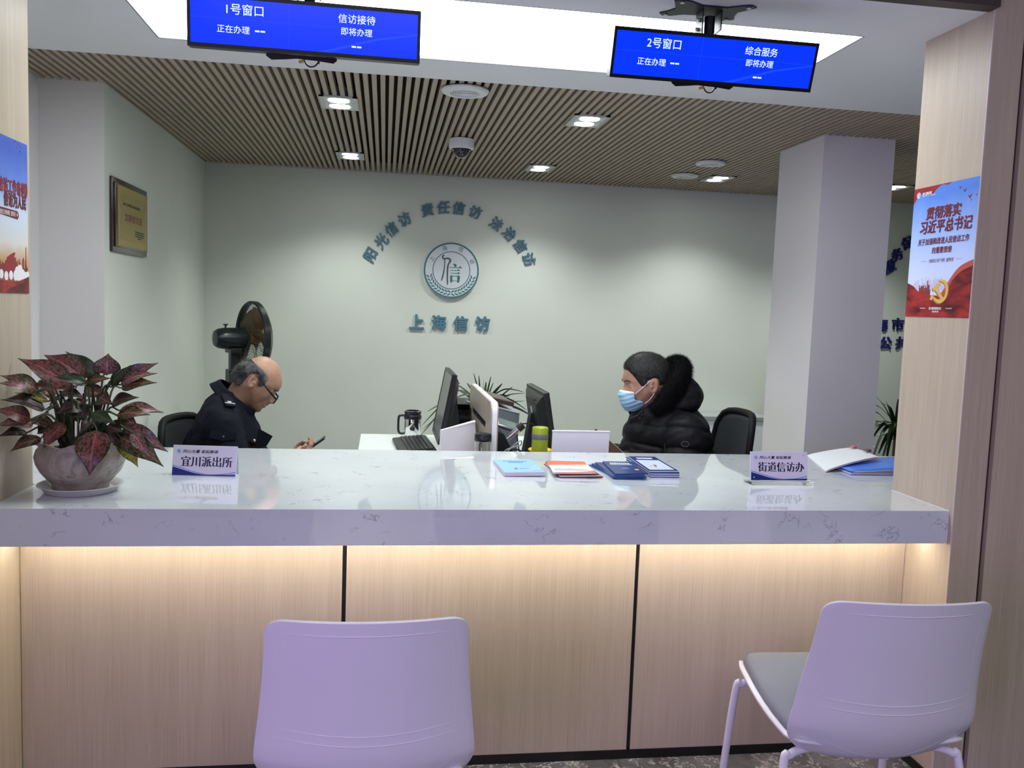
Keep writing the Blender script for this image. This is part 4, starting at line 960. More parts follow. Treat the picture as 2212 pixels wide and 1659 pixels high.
comb1 = lambda p: np.tile(-H1[1][:, 2]*.75-H1[1][:, 0]*.55, (len(p), 1))
hair(P1, H1, HS1, mask1, .0042, HP1, M_HAIR1, 9000, .020, .00032, comb1, 3)
def hp1(x, y, z, H=H1, hs=HS1): return Vector(H[0]+H[1] @ (np.array([x, y, z])*hs))
def eyebrows(par, H, hs, m):
    for s in (-1, 1):
        pts = [hp1(x, s*y, z, H, hs) for x, y, z in ((.1005, .014, .0315), (.099, .026, .036), (.093, .039, .0365), (.0835, .048, .032))]
        o = MB(); o.tube(arc_pts(pts, 5), [.0026]*3+[.0034]*7+[.0028]*4+[.0012]*2, 8); hang(o.build('eyebrow', m, None, smooth=True), par)
eyebrows(P1, H1, HS1, mat('grey_brow', (.10, .095, .09), .7))
# glasses low on the nose
gl = MB(); m_g = mat('glasses_black', (.006, .006, .007), .25)
def lens(cy): return [hp1(.122-.28*abs(cy+.021*c)*.0-.05*abs(cy+.021*math.cos(a))-.12*(.015*math.sin(a)), cy+.0225*math.cos(a)*(1-.12*math.sin(a)), -.004+.0155*math.sin(a)) for c in (1,) for a in [2*PI*k/24 for k in range(24)]]
g_ = None
for s in (-1, 1): gl.tube(lens(s*.033), .0022, 8, closed=True)
gl.tube([hp1(.122, -.0115, .001), hp1(.1245, 0, .003), hp1(.122, .0115, .001)], .0015, 8)
for s in (-1, 1): gl.tube([hp1(.119, s*.055, .004), hp1(.112, s*.066, .006), hp1(.06, s*.0775, .016), hp1(.008, s*.0815, .030), hp1(-.012, s*.083, .030), hp1(-.028, s*.084, .010)], [.0036, .0040, .0034, .0028, .0024, .0018], 8)
g_ = hang(gl.build('glasses', m_g, None, smooth=True), P1)
M_LENS = mat('lens_glass', (.95, .97, .97), .02, trans=1, ior=1.05)
for s in (-1, 1):
    q = MB(); L = lens(s*.033); c = sum(L, Vector())/len(L); vs = [q.b.verts.new(v) for v in L]; q.b.faces.new(vs); lo_ = q.build('lens', M_LENS); hang(lo_, P1); lo_.parent = g_; lo_.matrix_parent_inverse = I4
# navy jacket
def fabric(name, c, rough=.85, sc_=900, st=.15):
    m = mat(name, c, rough, spec=.2); q = NT(m); v = q.coords(); a = q.noise(v, sc_, 2, .6); q.bump(a, 0, st, .001); return m
M_NAVY = fabric('navy_cloth', (.0045, .0055, .012)); M_NAVY2 = fabric('navy_trousers', (.010, .011, .018))
RX = np.array([[math.cos(.30), 0, math.sin(.30)], [0, 1, 0], [-math.sin(.30), 0, math.cos(.30)]])
def jacket1(p):
    d = s_ell(p, (-.690, PY, .70), (.165, .205, .24))
    d = smin(d, s_ell(p, (-.668, PY, .855), (.150, .200, .165), RX), .07)
    d = smin(d, s_ell(p, (-.672, PY, .980), (.095, .165, .105), RX), .05)
    d = smin(d, s_cone(p, (-.66, PY-.12, .985), (-.66, PY+.12, .985), .068, .068), .05)
    for s in (-1, 1):
        sh, el, wr = ARM1[s]; a = smin(s_cone(p, sh, el, .080, .066), s_cone(p, el, wr, .064, .047), .03); d = smin(d, a, .035)
    nk = s_cone(p, (-.52, PY, 1.10), (-.640, PY, 1.00), .080, .062); d = smax(d, -nk, .012)
    d = smax(d, p[:, 0]-(-.420), .01)
    return d-wrinkle(p, 34, .0035, 1.2)-wrinkle(p, 75, .0012, .4)
jk, JV = garment('jacket', P1, jacket1, (-.92, PY-.36, .44), (-.38, PY+.36, 1.12), .0055, M_NAVY)
def trousers1(p, P=prims1):
    d = s_ell(p, (-.72, PY, .57), (.15, .19, .11))
    for s in (2, 3): a, b, ra, rb = P[s]; d = smin(d, s_cone(p, a, b, .095, .078), .05)
    for s in (4, 5): a, b, ra, rb = P[s]; d = smin(d, s_cone(p, a, b, .074, .062), .03)
    return smax(d, .075-p[:, 2], .004)-wrinkle(p, 40, .003, 2)
garment('trousers', P1, trousers1, (-.92, PY-.25, .05), (-.25, PY+.25, .72), .008, M_NAVY2)
def shoe(par, x0, x1, y):
    f = lambda p: smax(smin(s_cone(p, (x0, y, .052), (x1, y, .040), .045, .036), s_cone(p, (x0, y, .06), (x0, y, .09), .043, .042), .02), .002-p[:, 2], .004)
    lo = (min(x0, x1)-.08, y-.08, -.02); hi = (max(x0, x1)+.08, y+.08, .16); V, Fc = nets(f, lo, hi, .006); hang(mesh_np('shoe', V, Fc, mat('black_leather', (.012, .012, .012), .35)), par)
for s in (-1, 1): shoe(P1, -.42, -.26, PY+s*.105)
# shirt collar folded over the jacket neck
def collar(par, c, u, v, drop, flare, opening, m, name='collar', th=.005, steep=1.0):
    c, u, v = Vector(c), Vector(u), Vector(v); w_ = u.cross(v).normalized()
    if w_.z < 0: w_ = -w_
    def f(a, b):
        an = opening+(2*PI-2*opening)*a; r = u*math.cos(an)+v*math.sin(an); P = c+r; k = abs(a-.5)*2
        return P+r.normalized()*(flare*b)-w_*(drop*(1+.35*k**4)*b)*steep+w_*.010*math.sin(PI*min(1, b*2.2))*.5
    q = MB(); q.grid(f, 48, 8); o = q.build(name, m, None, smooth=True, angle=180); hang(o, par); s_ = o.modifiers.new('thickness', 'SOLIDIFY'); s_.thickness = th; s_.offset = 0; return o
collar(P1, (-.615, PY, 1.064), (.074, 0, -.062), (0, .086, 0), .042, .022, .30, M_NAVY)
# shoulder loop with silver bars, pocket flaps, buttons
M_SILV = mat('silver_thread', (.62, .64, .62), .35, .4)
def patch(name, o, guess, xdir, w_, h_, m, par, d=.003, out=.002, bev=.001, pts=None):
    l, n = snap(o, guess); F = frame(l+n*out, Vector(xdir)-n*n.dot(Vector(xdir)), n); q = MB()
    if pts: q.prism(pts, -.004, d, F)
    else: q.box(-w_/2, w_/2, -h_/2, h_/2, -.004, d, bev, F)
    return put(q, name, m, par), F
e_, F = patch('shoulder_loop', jk, (-.628, PY-.150, 1.07), (.45, -1, -.2), .10, .042, M_NAVY, P1, .005)
q = MB(); q.box(.030, .034, -.021, .021, .004, .0066, 0, F); put(q, 'silver_bar', M_SILV, P1)
for k in range(3): q = MB(); q.box(.018+k*.004-.0015, .018+k*.004+.0005, -.010+k*.002, .008-k*.001, .004, .0064, 0, F); put(q, 'rank_mark', M_SILV, P1)
fl, F = patch('sleeve_pocket_flap', jk, (-.625, PY-.30, .935), (1, -.2, -.05), .10, .034, M_NAVY, P1, .004, pts=[(-.052, .016), (.052, .016), (.052, -.010), (.0, -.022), (-.052, -.014)])
q = MB(); q.lathe([(.0055, .003), (.0055, .006), (.003, .0075)], 14, F @ Matrix.Translation((.002, -.006, 0))); put(q, 'button', mat('dark_button', (.03, .03, .035), .25), P1, smooth=True)
fl, F = patch('chest_pocket_flap', jk, (-.505, PY-.12, .90), (.6, .7, -.1), .10, .034, M_NAVY, P1, .004, pts=[(-.045, .018), (.045, .018), (.045, -.008), (.0, -.022), (-.045, -.012)])
q = MB(); q.lathe([(.006, .003), (.006, .0065), (.003, .008)], 16, F @ Matrix.Translation((.0, -.008, 0))); put(q, 'silver_button', M_SILV, P1, smooth=True)
q = MB(); q.prism([(-.52, .945), (-.463, .912), (-.487, .872), (-.53, .86)], -.004, .004, frame((0, PY-.06, 0), (1, .25, 0), (.25, -1, 0))); put(q, 'lapel', M_NAVY, P1)
# phone in his hands
t = thing('mobile_phone', 'black mobile phone held up by the bald man', 'phone', (-.31, PY, .85))
F = frame((-.309, PY-.005, .838), (.805, 0, .593), (-.593, 0, .805))
put(MB().box(-.078, .078, -.037, .037, -.0045, .0045, .0035, F, 3), 'case', M_BLKPL, t, smooth=True); put(MB().box(-.074, .074, -.034, .034, .0045, .0050, 0, F), 'screen', mat('phone_screen', (.01, .01, .012), .08), t)

# ------------------------------------------------------------------ the masked man in the hooded down jacket
QY = 3.86
P2 = person_root('man with cropped hair, light blue face mask and black hooded down jacket, seated', 1.30, QY)
H2 = mk_frame((1.205, QY, 1.147), -1, R(9), 0); HS2 = 1.05; HP2 = dict(jowl=.25, flat=0, weak=.017)
prims2 = [((1.325, QY, .92), (1.36, QY, .60), .09, .12), ((1.32, QY-.14, .95), (1.32, QY+.14, .95), .050, .050), ((1.37, QY-.08, .56), (1.02, QY-.10, .56), .07, .055), ((1.37, QY+.08, .56), (1.02, QY+.10, .56), .07, .055),
          ((1.02, QY-.10, .56), (1.05, QY-.10, .10), .05, .036), ((1.02, QY+.10, .56), (1.05, QY+.10, .10), .05, .036), ((1.06, QY-.10, .05), (.91, QY-.11, .04), .036, .03), ((1.06, QY+.10, .05), (.91, QY+.11, .04), .036, .03)]
ARM2 = {}; hands2 = []
for s in (-1, 1):
    sh, el, wr = (1.335, QY+s*.19, .955), (1.30, QY+s*.255, .715), (1.105, QY+s*.10, .80)
    ARM2[s] = (sh, el, wr); prims2 += [(sh, el, .048, .040), (el, wr, .038, .028)]
    hands2.append(hand_pts(wr, (-.9, -s*.25, .12), (.1, -s*.8, .5), s, .5, .4))
body(P2, M_SK2, H2, HS2, ((1.225, QY, 1.085), (1.285, QY, 1.0)), prims2, hands2, (.80, QY-.33, 0), (1.52, QY+.33, 1.31), HP2)
def mask2(q):
    x, z = q[:, 0], q[:, 2]
    nz = .0018*np.sin(z*430+3*np.sin(x*210))+.0018*np.sin(x*530+z*170+2*np.sin(z*310)); nz = nz*.35
    front = .080-.55*np.maximum(.070-z, 0)+.04*ss(.066, .080, z)+nz; low = np.where(x > .016, .006, -.062+1.0*np.maximum(x+.034, 0)); low = np.where((x > -.034) & (x < .018), np.maximum(low, .028), low)
    low = np.maximum(low, .068*ss(.062, .082, x)+.010*ss(.07, .09, x)+nz*ss(.045, .06, x))
    return np.minimum(front-x, z-low)
M_HAIR2 = hairmat('cropped_black_hair', (.008, .008, .009), (.034, .031, .029))
comb2 = lambda p: np.tile(H2[1][:, 2]*.35+H2[1][:, 0]*.25, (len(p), 1))
hair(P2, H2, HS2, mask2, .0062, HP2, M_HAIR2, 14000, .008, .00028, comb2, 5)
eyebrows(P2, H2, HS2, mat('dark_brow', (.03, .025, .022), .7))
M_DOWN = mat('black_nylon', (.0055, .0055, .0068), .58, spec=.2)
q_ = NT(M_DOWN); v_ = q_.coords((40, 40, 5)); a_ = q_.noise(v_, 3.0, 3, .6); q_.bump(a_, 0, .35, .004)
def jacket2(p):
    x, y, z = p[:, 0], p[:, 1], p[:, 2]
    tor = s_ell(p, (1.345, QY, .74), (.195, .225, .30)); tor = smin(tor, s_ell(p, (1.325, QY, .94), (.165, .215, .13)), .08)
    tor = smin(tor, s_ell(p, (1.28, QY, 1.01), (.125, .15, .10)), .06); tor = smin(tor, s_ell(p, (1.19, QY, .86), (.082, .12, .15)), .05)
    ph = (z+.08*(x-1.3))/.088; tor = tor-.016*(np.abs(np.sin(PI*ph))**.5-.5)*ss(1.0, .93, z)
    d = tor
    for s in (-1, 1):
        sh, el, wr = ARM2[s]; a = smin(s_cone(p, sh, el, .094, .082), s_cone(p, el, wr, .080, .052), .03)
        A, B = np.array(sh), np.array(el); t_ = ((p-A) @ (B-A))/((B-A) @ (B-A)); a = a-.018*(np.abs(np.sin(PI*(t_*2.7+.12)))**.5-.5)*ss(-.25, .0, t_)
        d = smin(d, a, .016)
    nk = s_cone(p, (1.18, QY, 1.13), (1.275, QY, .99), .080, .062); d = smax(d, -nk, .012)
    return d-wrinkle(p, 60, .0022, .7)-wrinkle(p, 130, .0008, 2)
jk2, _ = garment('down_jacket', P2, jacket2, (1.0, QY-.40, .44), (1.62, QY+.40, 1.17), .0052, M_DOWN)
def trousers2(p):
    d = s_ell(p, (1.37, QY, .57), (.15, .19, .11))
    for s in (2, 3): a, b, ra, rb = prims2[s]; d = smin(d, s_cone(p, a, b, .095, .078), .05)
    for s in (4, 5): a, b, ra, rb = prims2[s]; d = smin(d, s_cone(p, a, b, .074, .062), .03)
    return smax(d, .075-p[:, 2], .004)-wrinkle(p, 40, .003, 2)
garment('trousers', P2, trousers2, (.88, QY-.25, .05), (1.58, QY+.25, .72), .008, fabric('dark_trousers', (.014, .014, .016)))
for s in (-1, 1): shoe(P2, 1.06, .90, QY+s*.105)
# hood bag and fur trim
def hood(p):
    d = s_ell(p, (1.372, QY, 1.128), (.064, .122, .074)); d = smin(d, s_ell(p, (1.415, QY, 1.108), (.048, .105, .036)), .06); d = smin(d, s_ell(p, (1.34, QY, 1.07), (.10, .155, .055)), .05)
    return smax(d, -s_cone(p, (1.22, QY, 1.15), (1.28, QY, 1.0), .088, .070), .01)-wrinkle(p, 45, .003, .3)-.003*np.abs(np.sin(24*p[:, 2]+10*p[:, 0]))
garment('hood', P2, hood, (1.2, QY-.22, .98), (1.54, QY+.22, 1.25), .0055, M_DOWN)
FURP = [(1.212, -.118, 1.042), (1.245, -.140, 1.088), (1.285, -.135, 1.150), (1.325, -.105, 1.205), (1.345, -.05, 1.235), (1.350, 0, 1.242)]
fp = arc_pts([Vector((x, QY+y, z)) for x, y, z in FURP]+[Vector((x, QY-y, z)) for x, y, z in FURP[-2::-1]], 6)
rg = np.random.default_rng(11); FV, FF = [], []
fpn = np.array([list(p) for p in fp]); nF = 42000
ii = rg.integers(0, len(fpn)-1, nF); tt = rg.random((nF, 1)); c_ = fpn[ii]*(1-tt)+fpn[ii+1]*tt; tg = fpn[ii+1]-fpn[ii]; tg /= np.linalg.norm(tg, axis=1)[:, None]
dv = rg.normal(0, 1, (nF, 3)); dv -= tg*(dv*tg).sum(1)[:, None]; dv /= np.linalg.norm(dv, axis=1)[:, None]
hc = np.array(H2[0]); away = c_-hc; dv = dv+.25*away/np.linalg.norm(away, axis=1)[:, None]; dv /= np.linalg.norm(dv, axis=1)[:, None]
rad = np.interp(c_[:, 2:3], [1.0, 1.1, 1.2, 1.25], [.026, .036, .044, .046]); base = c_+dv*rad*rg.uniform(.7, 1, (nF, 1)); dr = dv*.75+tg*rg.normal(-.15, .45, (nF, 1))+rg.normal(0, .25, (nF, 3)); dr /= np.linalg.norm(dr, axis=1)[:, None]
L = rg.uniform(.010, .028, (nF, 1)); s_ = np.cross(dr, dv); s_ /= np.linalg.norm(s_, axis=1)[:, None]+1e-6; wv = .00055
mid = base+dr*L*.6; tip = base+dr*L-np.array([0, 0, 1])*L*.22
Q = np.stack([base-s_*wv, base+s_*wv, tip+s_*wv*.15, tip-s_*wv*.15], 1).reshape(-1, 3)
core = MB(); core.tube(fp, [.020]+[float(np.interp(p.z, [1.0, 1.1, 1.2, 1.25], [.024, .032, .040, .042])) for p in fp[1:-1]]+[.020], 14); core_o = core.build('fur_trim', mat('black_fur', (.0045, .0045, .0055), .75, spec=.15), None, smooth=True)
co = np.array([v.co[:] for v in core_o.data.vertices]); cf_ = [p.vertices[:] for p in core_o.data.polygons if len(p.vertices) == 4]
me_old = core_o.data; bpy.data.objects.remove(core_o); o = mesh_np('fur_trim', np.r_[co, Q], np.r_[np.array(cf_), np.arange(4*nF).reshape(-1, 4)+len(co)], MATS['black_fur']); hang(o, P2)
# stand-up collar, open in front, with its inner flap and snap buttons
def stand(a, b):
    an = .55+(2*PI-1.1)*a; k = abs(a-.5)*2
    r = Vector((-math.cos(an)*.088, math.sin(an)*.095, 0)); c = Vector((1.245, QY, .985)); top = .045-.015*(1-k)
    P = c+r+Vector((r.x*.25*b*k, r.y*.12*b, 0))+Vector((.012*b, 0, top*b*(1-.7*k**4)-.03*(1-k)))
    return P
q = MB(); q.grid(stand, 40, 8); o = q.build('stand_collar', M_DOWN, None, smooth=True, angle=180); hang(o, P2); s2 = o.modifiers.new('thickness', 'SOLIDIFY'); s2.thickness = .010
fF = frame((0, QY+.05, 0), (1, 0, 0), (0, -1, 0)); q = MB(); q.prism([(1.105, 1.061), (1.119, 1.063), (1.155, 1.031), (1.203, 1.026), (1.215, 1.015), (1.191, .985), (1.162, .97), (1.14, 1.016), (1.126, 1.042)], -.004, .004, fF); put(q, 'collar_tip', M_DOWN, P2)
fF = frame((0, QY-.145, 0), (1, 0, 0), (0, -1, 0)); q = MB(); q.prism([(1.084, .982), (1.095, 1.01), (1.127, 1.025), (1.149, 1.048), (1.155, 1.034), (1.151, 1.015), (1.138, .998), (1.103, .988)], -.020, .003, fF); put(q, 'collar_flap', M_DOWN, P2)
for a, b in ((1.144, 1.029), (1.135, 1.012)):
    q = MB(); q.lathe([(.0042, .003), (.0042, .005), (.002, .0056)], 14, fF @ Matrix.Translation((a, b, 0))); put(q, 'snap_button', mat('snap_dark', (.05, .05, .055), .25, .6), P2, smooth=True)
q = MB(); q.tube([(1.235, QY-.213, .925), (1.232, QY-.222, .88), (1.230, QY-.226, .84)], .0022, 6); put(q, 'pocket_zip', M_BLKPL, P2, smooth=True)
bd, F = patch('sleeve_badge', jk2, (1.28, QY-.34, .925), (1, 0, 0), .034, .02, M_DOWN, P2, .0015, pts=[(-.018, 0), (-.009, .011), (.009, .011), (.018, 0), (.009, -.011), (-.009, -.011)])
q = MB(); q.tube([F @ Vector((a, b, .0022)) for a, b in ((-.018, 0), (-.009, .011), (.009, .011), (.018, 0), (.009, -.011), (-.009, -.011))], .0007, 6, closed=True); put(q, 'badge_outline', mat('badge_thread', (.22, .19, .18), .5), P2)
# face mask
M_MASK = mat('mask_blue', (.30, .50, .66), .75); M_MASKW = mat('mask_white', (.72, .74, .80), .75)
def fmask(p):
    q = (p-H2[0]) @ H2[1]/HS2; x, y, z = q[:, 0], q[:, 1], q[:, 2]; ay = np.abs(y)
    d = head_sdf(q, full=True, ears=False, **HP2); d = smin(d, (np.sqrt(((x-.084)/.036)**2+(y/.046)**2+((z+.050)/.044)**2)-1)*.034, .02)
    d = d-.0042-.0009*np.sin((z+.25*(x-.08))*330)*ss(-.1, -.09, z)
    top = -.004-.22*(.12-x)-z*1.0; side = x-(.074-.040*ss(-.046, -.066, z)); bot = z+.104-.12*(x-.08)
    reg = np.minimum(np.minimum(top, side), bot)
    return smax(d, -reg, .002)*HS2
mk, MV = garment('face_mask', P2, fmask, H2[0]-.20, H2[0]+.16, .003, [M_MASK, M_MASKW])
for pl in mk.data.polygons:
    z = ((np.array(pl.center)-H2[0]) @ H2[1]/HS2); 
    if (-.004-.22*(.12-z[0])-z[2]) < .0075: pl.material_index = 1
hp2 = lambda x, y, z: hp1(x, y, z, H2, HS2)
for s in (-1, 1):
    for A, B, C in (((.072, s*.060, -.022), (.040, s*.0755, .003), (.006, s*.084, .030)), ((.034, s*.060, -.070), (.012, s*.073, -.052), (-.006, s*.083, -.028))):
        q = MB(); q.tube(arc_pts([hp2(*A), hp2(*B), hp2(*C)], 6), .0016, 6); put(q, 'ear_loop', M_MASKW, P2, smooth=True)
# ================================================================== ON THE COUNTER
def banner_art(t, F, W, H, big, wbig, hbig):
    """printed card: local x right, y up, z out"""
    M_CARD = mat('card_lilac', (.70, .66, .80), .12); M_CB = mat('card_navy', (.015, .035, .20), .2); M_CB2 = mat('card_blue', (.16, .28, .62), .2); M_CT = mat('card_ink', (.008, .010, .035), .3); M_CB3 = mat('card_pale', (.70, .70, .88), .2)
    put(MB().box(0, W, 0, H, .0, .0006, 0, F), 'printed_card', M_CARD, t)
    P = lambda pts: [(a*W, b*H) for a, b in pts]
    wv = lambda pts: [(p.x, p.y) for p in arc_pts([(a, b, 0) for a, b in pts], 8)]
    put(MB().prism(P([(0, 0)]+wv([(0, .345), (.15, .25), (.35, .13), (.55, .055), (.75, .06), (.88, .10), (1, .155)])+[(1, 0)]), .0006, .0008, F), 'blue_swoosh', M_CB2, t)
    put(MB().prism(P([(0, 0)]+wv([(0, .31), (.15, .22), (.35, .10), (.55, .035), (.75, .038), (.88, .07), (1, .11)])+[(1, 0)]), .0008, .0010, F), 'pale_swoosh', M_CB3, t)
    put(MB().prism(P([(0, 0)]+wv([(0, .29), (.15, .20), (.35, .085), (.55, .03), (.75, .045), (.88, .055), (1, .07)])+[(1, 0)]), .0010, .0012, F), 'navy_swoosh', M_CB, t)
    r = F.to_3x3() @ Vector((1, 0, 0)); u = F.to_3x3() @ Vector((0, 1, 0))
    hang(text(big, F @ Vector((.535*W, .475*H, .0009)), r, u, M_CT, None, width=wbig, height=hbig, serif=True, offset=-.010), t)
    hang(text('同心大量 宜起靠谱', F @ Vector((.43*W, .815*H, .0009)), r, u, MATS['card_ink'], None, width=.56*W, height=.105*H, shear=.18, offset=.018), t)
    q = MB(); q.ring(.0052, .0062, .0006, .0012, 28, F @ Matrix.Translation((.085*W, .815*H, 0))); put(q, 'logo_ring', M_CB2, t)
    hang(text('宜', F @ Vector((.085*W, .815*H, .0009)), r, u, M_CB2, None, size=.0085, offset=.02), t)
# folded tent card, left
t = thing('name_card', 'folded white tent card for the police post beside the potted plant', 'sign', (-.575, 2.95, ZC))
rv = Vector((.206, -.020, 0)).normalized(); nv = Vector((rv.y, -rv.x, 0)); lean = nv*-.20+Vector((0, 0, 1)); W, H = .205, .097
A = Vector((-.680, 2.953, ZC+.0005)); z_ = rv.cross(lean).normalized(); F = frame(A, rv, z_)
m = MB(); m.box(-.002, W+.002, -.0005, H+.002, -.0022, 0, .0006, F); put(m, 'front_leaf', mat('card_acrylic', (.75, .76, .82), .1), t)
lean2 = -nv*-.20*-1+Vector((0, 0, 1)); B0 = A+nv*-.042; z2 = rv.cross(Vector((nv.x*.20, nv.y*.20, 1))).normalized()
m = MB(); m.box(-.002, W+.002, -.0005, H+.001, -.001, .001, .0004, frame(B0, rv, z2)); put(m, 'rear_leaf', MATS['card_acrylic'], t)
m = MB(); m.box(0, W, .0, .002, -.042, -.002, 0, frame(A, rv, Vector((-nv.x*0+nv.x*0, 0, 1)).cross(rv).normalized() if False else -nv*-1)); 
m = MB(); F3 = Matrix((rv, -nv, Vector((0, 0, 1)))).transposed().to_4x4(); F3.translation = A; m.box(0, W, .002, .042, 0, .0018, 0, F3); put(m, 'bottom_leaf', MATS['card_acrylic'], t)
banner_art(t, F @ Matrix.Translation((0, .0, .0002)), W, H, '宜川派出所', .165, .034)
# acrylic stand, right
M_CLR = mat('clear_acrylic', (.97, .98, 1), .03, trans=1, ior=1.15)
t = thing('sign_stand', 'clear acrylic sign stand for the street office beside the papers', 'sign', (1.40, 2.87, ZC))
rv = Vector((1, .01, 0)).normalized(); F = frame((1.302, 2.885, ZC+.012), rv, (0, -1, .14)); W, H = .2115, .099
put(MB().box(-.012, W+.012, -.035, .035, 0, .012, .0015, Matrix.Translation((1.302, 2.885, ZC+.0002))), 'base', M_CLR, t)
put(MB().box(-.002, W+.002, 0, H+.002, -.0045, -.0005, .0006, F), 'back_sheet', mat('card_back', (.72, .72, .80), .15), t)
banner_art(t, F, W, H, '街道信访办', .172, .034)
for a in (.05, .95): q = MB(); q.lathe([(.0022, .0006), (.0022, .0022), (.001, .003)], 12, F @ Matrix.Translation((a*W, .10*H, 0))); put(q, 'pin', M_CHROME, t, smooth=True)
q = MB(); q.lathe([(.0022, .0006), (.0022, .0022), (.001, .003)], 12, F @ Matrix.Translation((.94*W, .90*H, 0))); put(q, 'pin', M_STEEL, t, smooth=True)

# booklets and leaflets
def leaf(name, label, cat, x, y, z, rz, w, d, h, cover, edge, curl=0, group=None, art=None):
    t = thing(name, label, cat, (x, y, z), rz, group)
    def sh(u, v, k): return Vector(((u-.5)*w, (v-.5)*d, k+curl*(1-v)**2*(.4+.6*u)))
    m = MB(); N = 8
    m.grid(lambda u, v: sh(u, v, h), 3, N)
    m.build('cover', cover, t)
    m = MB()
    for a, b_ in ((0, 0), (1, 0)):
        for j in range(N): v0, v1 = j/N, (j+1)/N; m.quad(sh(a, v0, 0), sh(a, v1, 0), sh(a, v1, h), sh(a, v0, h))
    for v in (0, 1): m.quad(sh(0, v, 0), sh(1, v, 0), sh(1, v, h), sh(0, v, h))
    m.grid(lambda u, v: sh(u, v, 0), 3, N)
    m.build('pages', edge, t, weld=1e-6)
    if art: art(t, lambda u, v: sh(u, v, h+.0003))
    return t
def apoly(t, sh, name, pts, m):
    q = MB(); q.b.faces.new([q.b.verts.new(sh(u, v)) for u, v in pts]); return q.build(name, m, t)
def dashes(t, sh, name, u0, u1, v, hv, n, m):
    q = MB(); st = (u1-u0)/n
    for k in range(n):
        a = u0+k*st; q.quad(sh(a, v), sh(a+st*.72, v), sh(a+st*.72, v+hv), sh(a, v+hv))
    return q.build(name, m, t)
M_PG = mat('paper_pages', (.66, .62, .72), .6); M_PW2 = mat('paper_white', (.76, .76, .82), .5)
M_LB = mat('cover_light_blue', (.30, .55, .80), .3); M_LB2 = mat('cover_pale_blue', (.48, .70, .90), .3); M_NB = mat('cover_navy', (.022, .045, .17), .25); M_NB2 = mat('cover_spine_blue', (.03, .12, .34), .3)
M_OR = mat('cover_orange', (.66, .16, .07), .35); M_OR2 = mat('cover_peach', (.80, .42, .26), .35); M_DKR = mat('cover_dark_red', (.26, .05, .04), .35); M_TXT = mat('cover_text_blue', (.05, .12, .30), .4)
# light blue booklet
def a1(t, sh):
    dashes(t, sh, 'title_line', .2, .85, .83, .045, 12, M_TXT); dashes(t, sh, 'title_line', .33, .72, .73, .06, 6, M_TXT)
    apoly(t, sh, 'light_ray', [(.55, .12), (.98, .50), (.98, .56), (.60, .18)], M_LB2); apoly(t, sh, 'light_ray', [(.25, .05), (.98, .26), (.98, .36), (.35, .10)], M_LB2)
    dashes(t, sh, 'imprint_line', .45, .75, .26, .035, 8, M_TXT); apoly(t, sh, 'badge', [(.33, .24), (.40, .24), (.40, .31), (.365, .34), (.33, .31)], M_DKR)
leaf('booklet', 'thick light blue booklet, leftmost of the printed matter on the counter', 'booklet', .499, 3.105, ZC, R(1.5), .146, .270, .0135, M_LB, M_PG, .0035, None, a1)
# orange leaflets, fanned
def a2(t, sh):
    apoly(t, sh, 'orange_corner', [(.0, .62), (.62, .70), (.98, .72), (.98, .99), (.0, .99)], M_OR); apoly(t, sh, 'peach_corner', [(.45, .70), (.98, .66), (.98, .86)], M_OR2)
    dashes(t, sh, 'title_line', .38, .86, .60, .08, 7, M_OR2); apoly(t, sh, 'skyline_band', [(.05, .28), (.15, .40), (.3, .33), (.45, .40), (.6, .32), (.8, .36), (.95, .25), (.95, .15), (.05, .18)], mat('cover_grey', (.5, .47, .46), .5)); apoly(t, sh, 'foot_band', [(.0, .0), (1, .0), (1, .22), (.85, .12), (.5, .06), (.0, .04)], M_OR)
rl = random.Random(4); names = ['lowest', 'second from the bottom', 'third from the bottom', 'topmost']
for k in range(4):
    leaf('leaflet', 'orange and white folded leaflet, %s of the fanned orange stack' % names[k], 'leaflet', .692+(.006 if k == 0 else -.004*k+.008), 3.09+rl.uniform(-.008, .008), ZC+.0036*k, R(4-3*k), .150, .262, .0034, M_PW2 if k == 3 else M_DKR, M_PW2 if k % 2 else M_DKR, .002+.0016*k, 'orange leaflets', a2 if k == 3 else None)
def a3(t, sh):
    dashes(t, sh, 'title_line', .18, .84, .80, .08, 9, M_PW2); apoly(t, sh, 'title_band', [(.15, .73), (.86, .73), (.86, .76), (.15, .76)], M_PW2)
    apoly(t, sh, 'picture', [(.36, .36), (.62, .36), (.62, .50), (.36, .50)], mat('cover_mid_blue', (.03, .14, .42), .3)); apoly(t, sh, 'picture_spot', [(.45, .40), (.52, .40), (.52, .46), (.45, .46)], M_OR); apoly(t, sh, 'gold_mark', [(.76, .28), (.88, .28), (.88, .38), (.76, .38)], mat('cover_gold', (.62, .45, .20), .4))
for k in range(4):
    leaf('leaflet', 'navy blue folded leaflet, %s of the thin navy stack' % names[k], 'leaflet', .872+(-.010 if k < 3 else .006)+.003*k, 3.075-.004*k, ZC+.0045*k, R(9-4.5*k), .116, .268, .0042, M_NB, M_NB2 if k < 3 else M_NB, .002+.002*k, 'navy leaflets', a3 if k == 3 else None)
def a4(t, sh):
    dashes(t, sh, 'title_line', .22, .80, .82, .09, 8, M_PW2); apoly(t, sh, 'picture_panel', [(.08, .08), (.92, .08), (.92, .74), (.08, .74)], mat('cover_sky', (.55, .62, .78), .35))
    rr_ = random.Random(9)
    for k in range(9):
        a, b = .18+.07*k+rr_.uniform(-.02, .02), .2+rr_.uniform(0, .16); apoly(t, sh, 'cartoon_spot', [(a, b), (a+.07, b), (a+.08, b+.09), (a+.035, b+.15), (a-.01, b+.09)], [mat('spot_tan', (.45, .30, .18), .5), mat('spot_navy', (.05, .07, .2), .5), mat('spot_gold', (.55, .42, .12), .5)][k % 3])
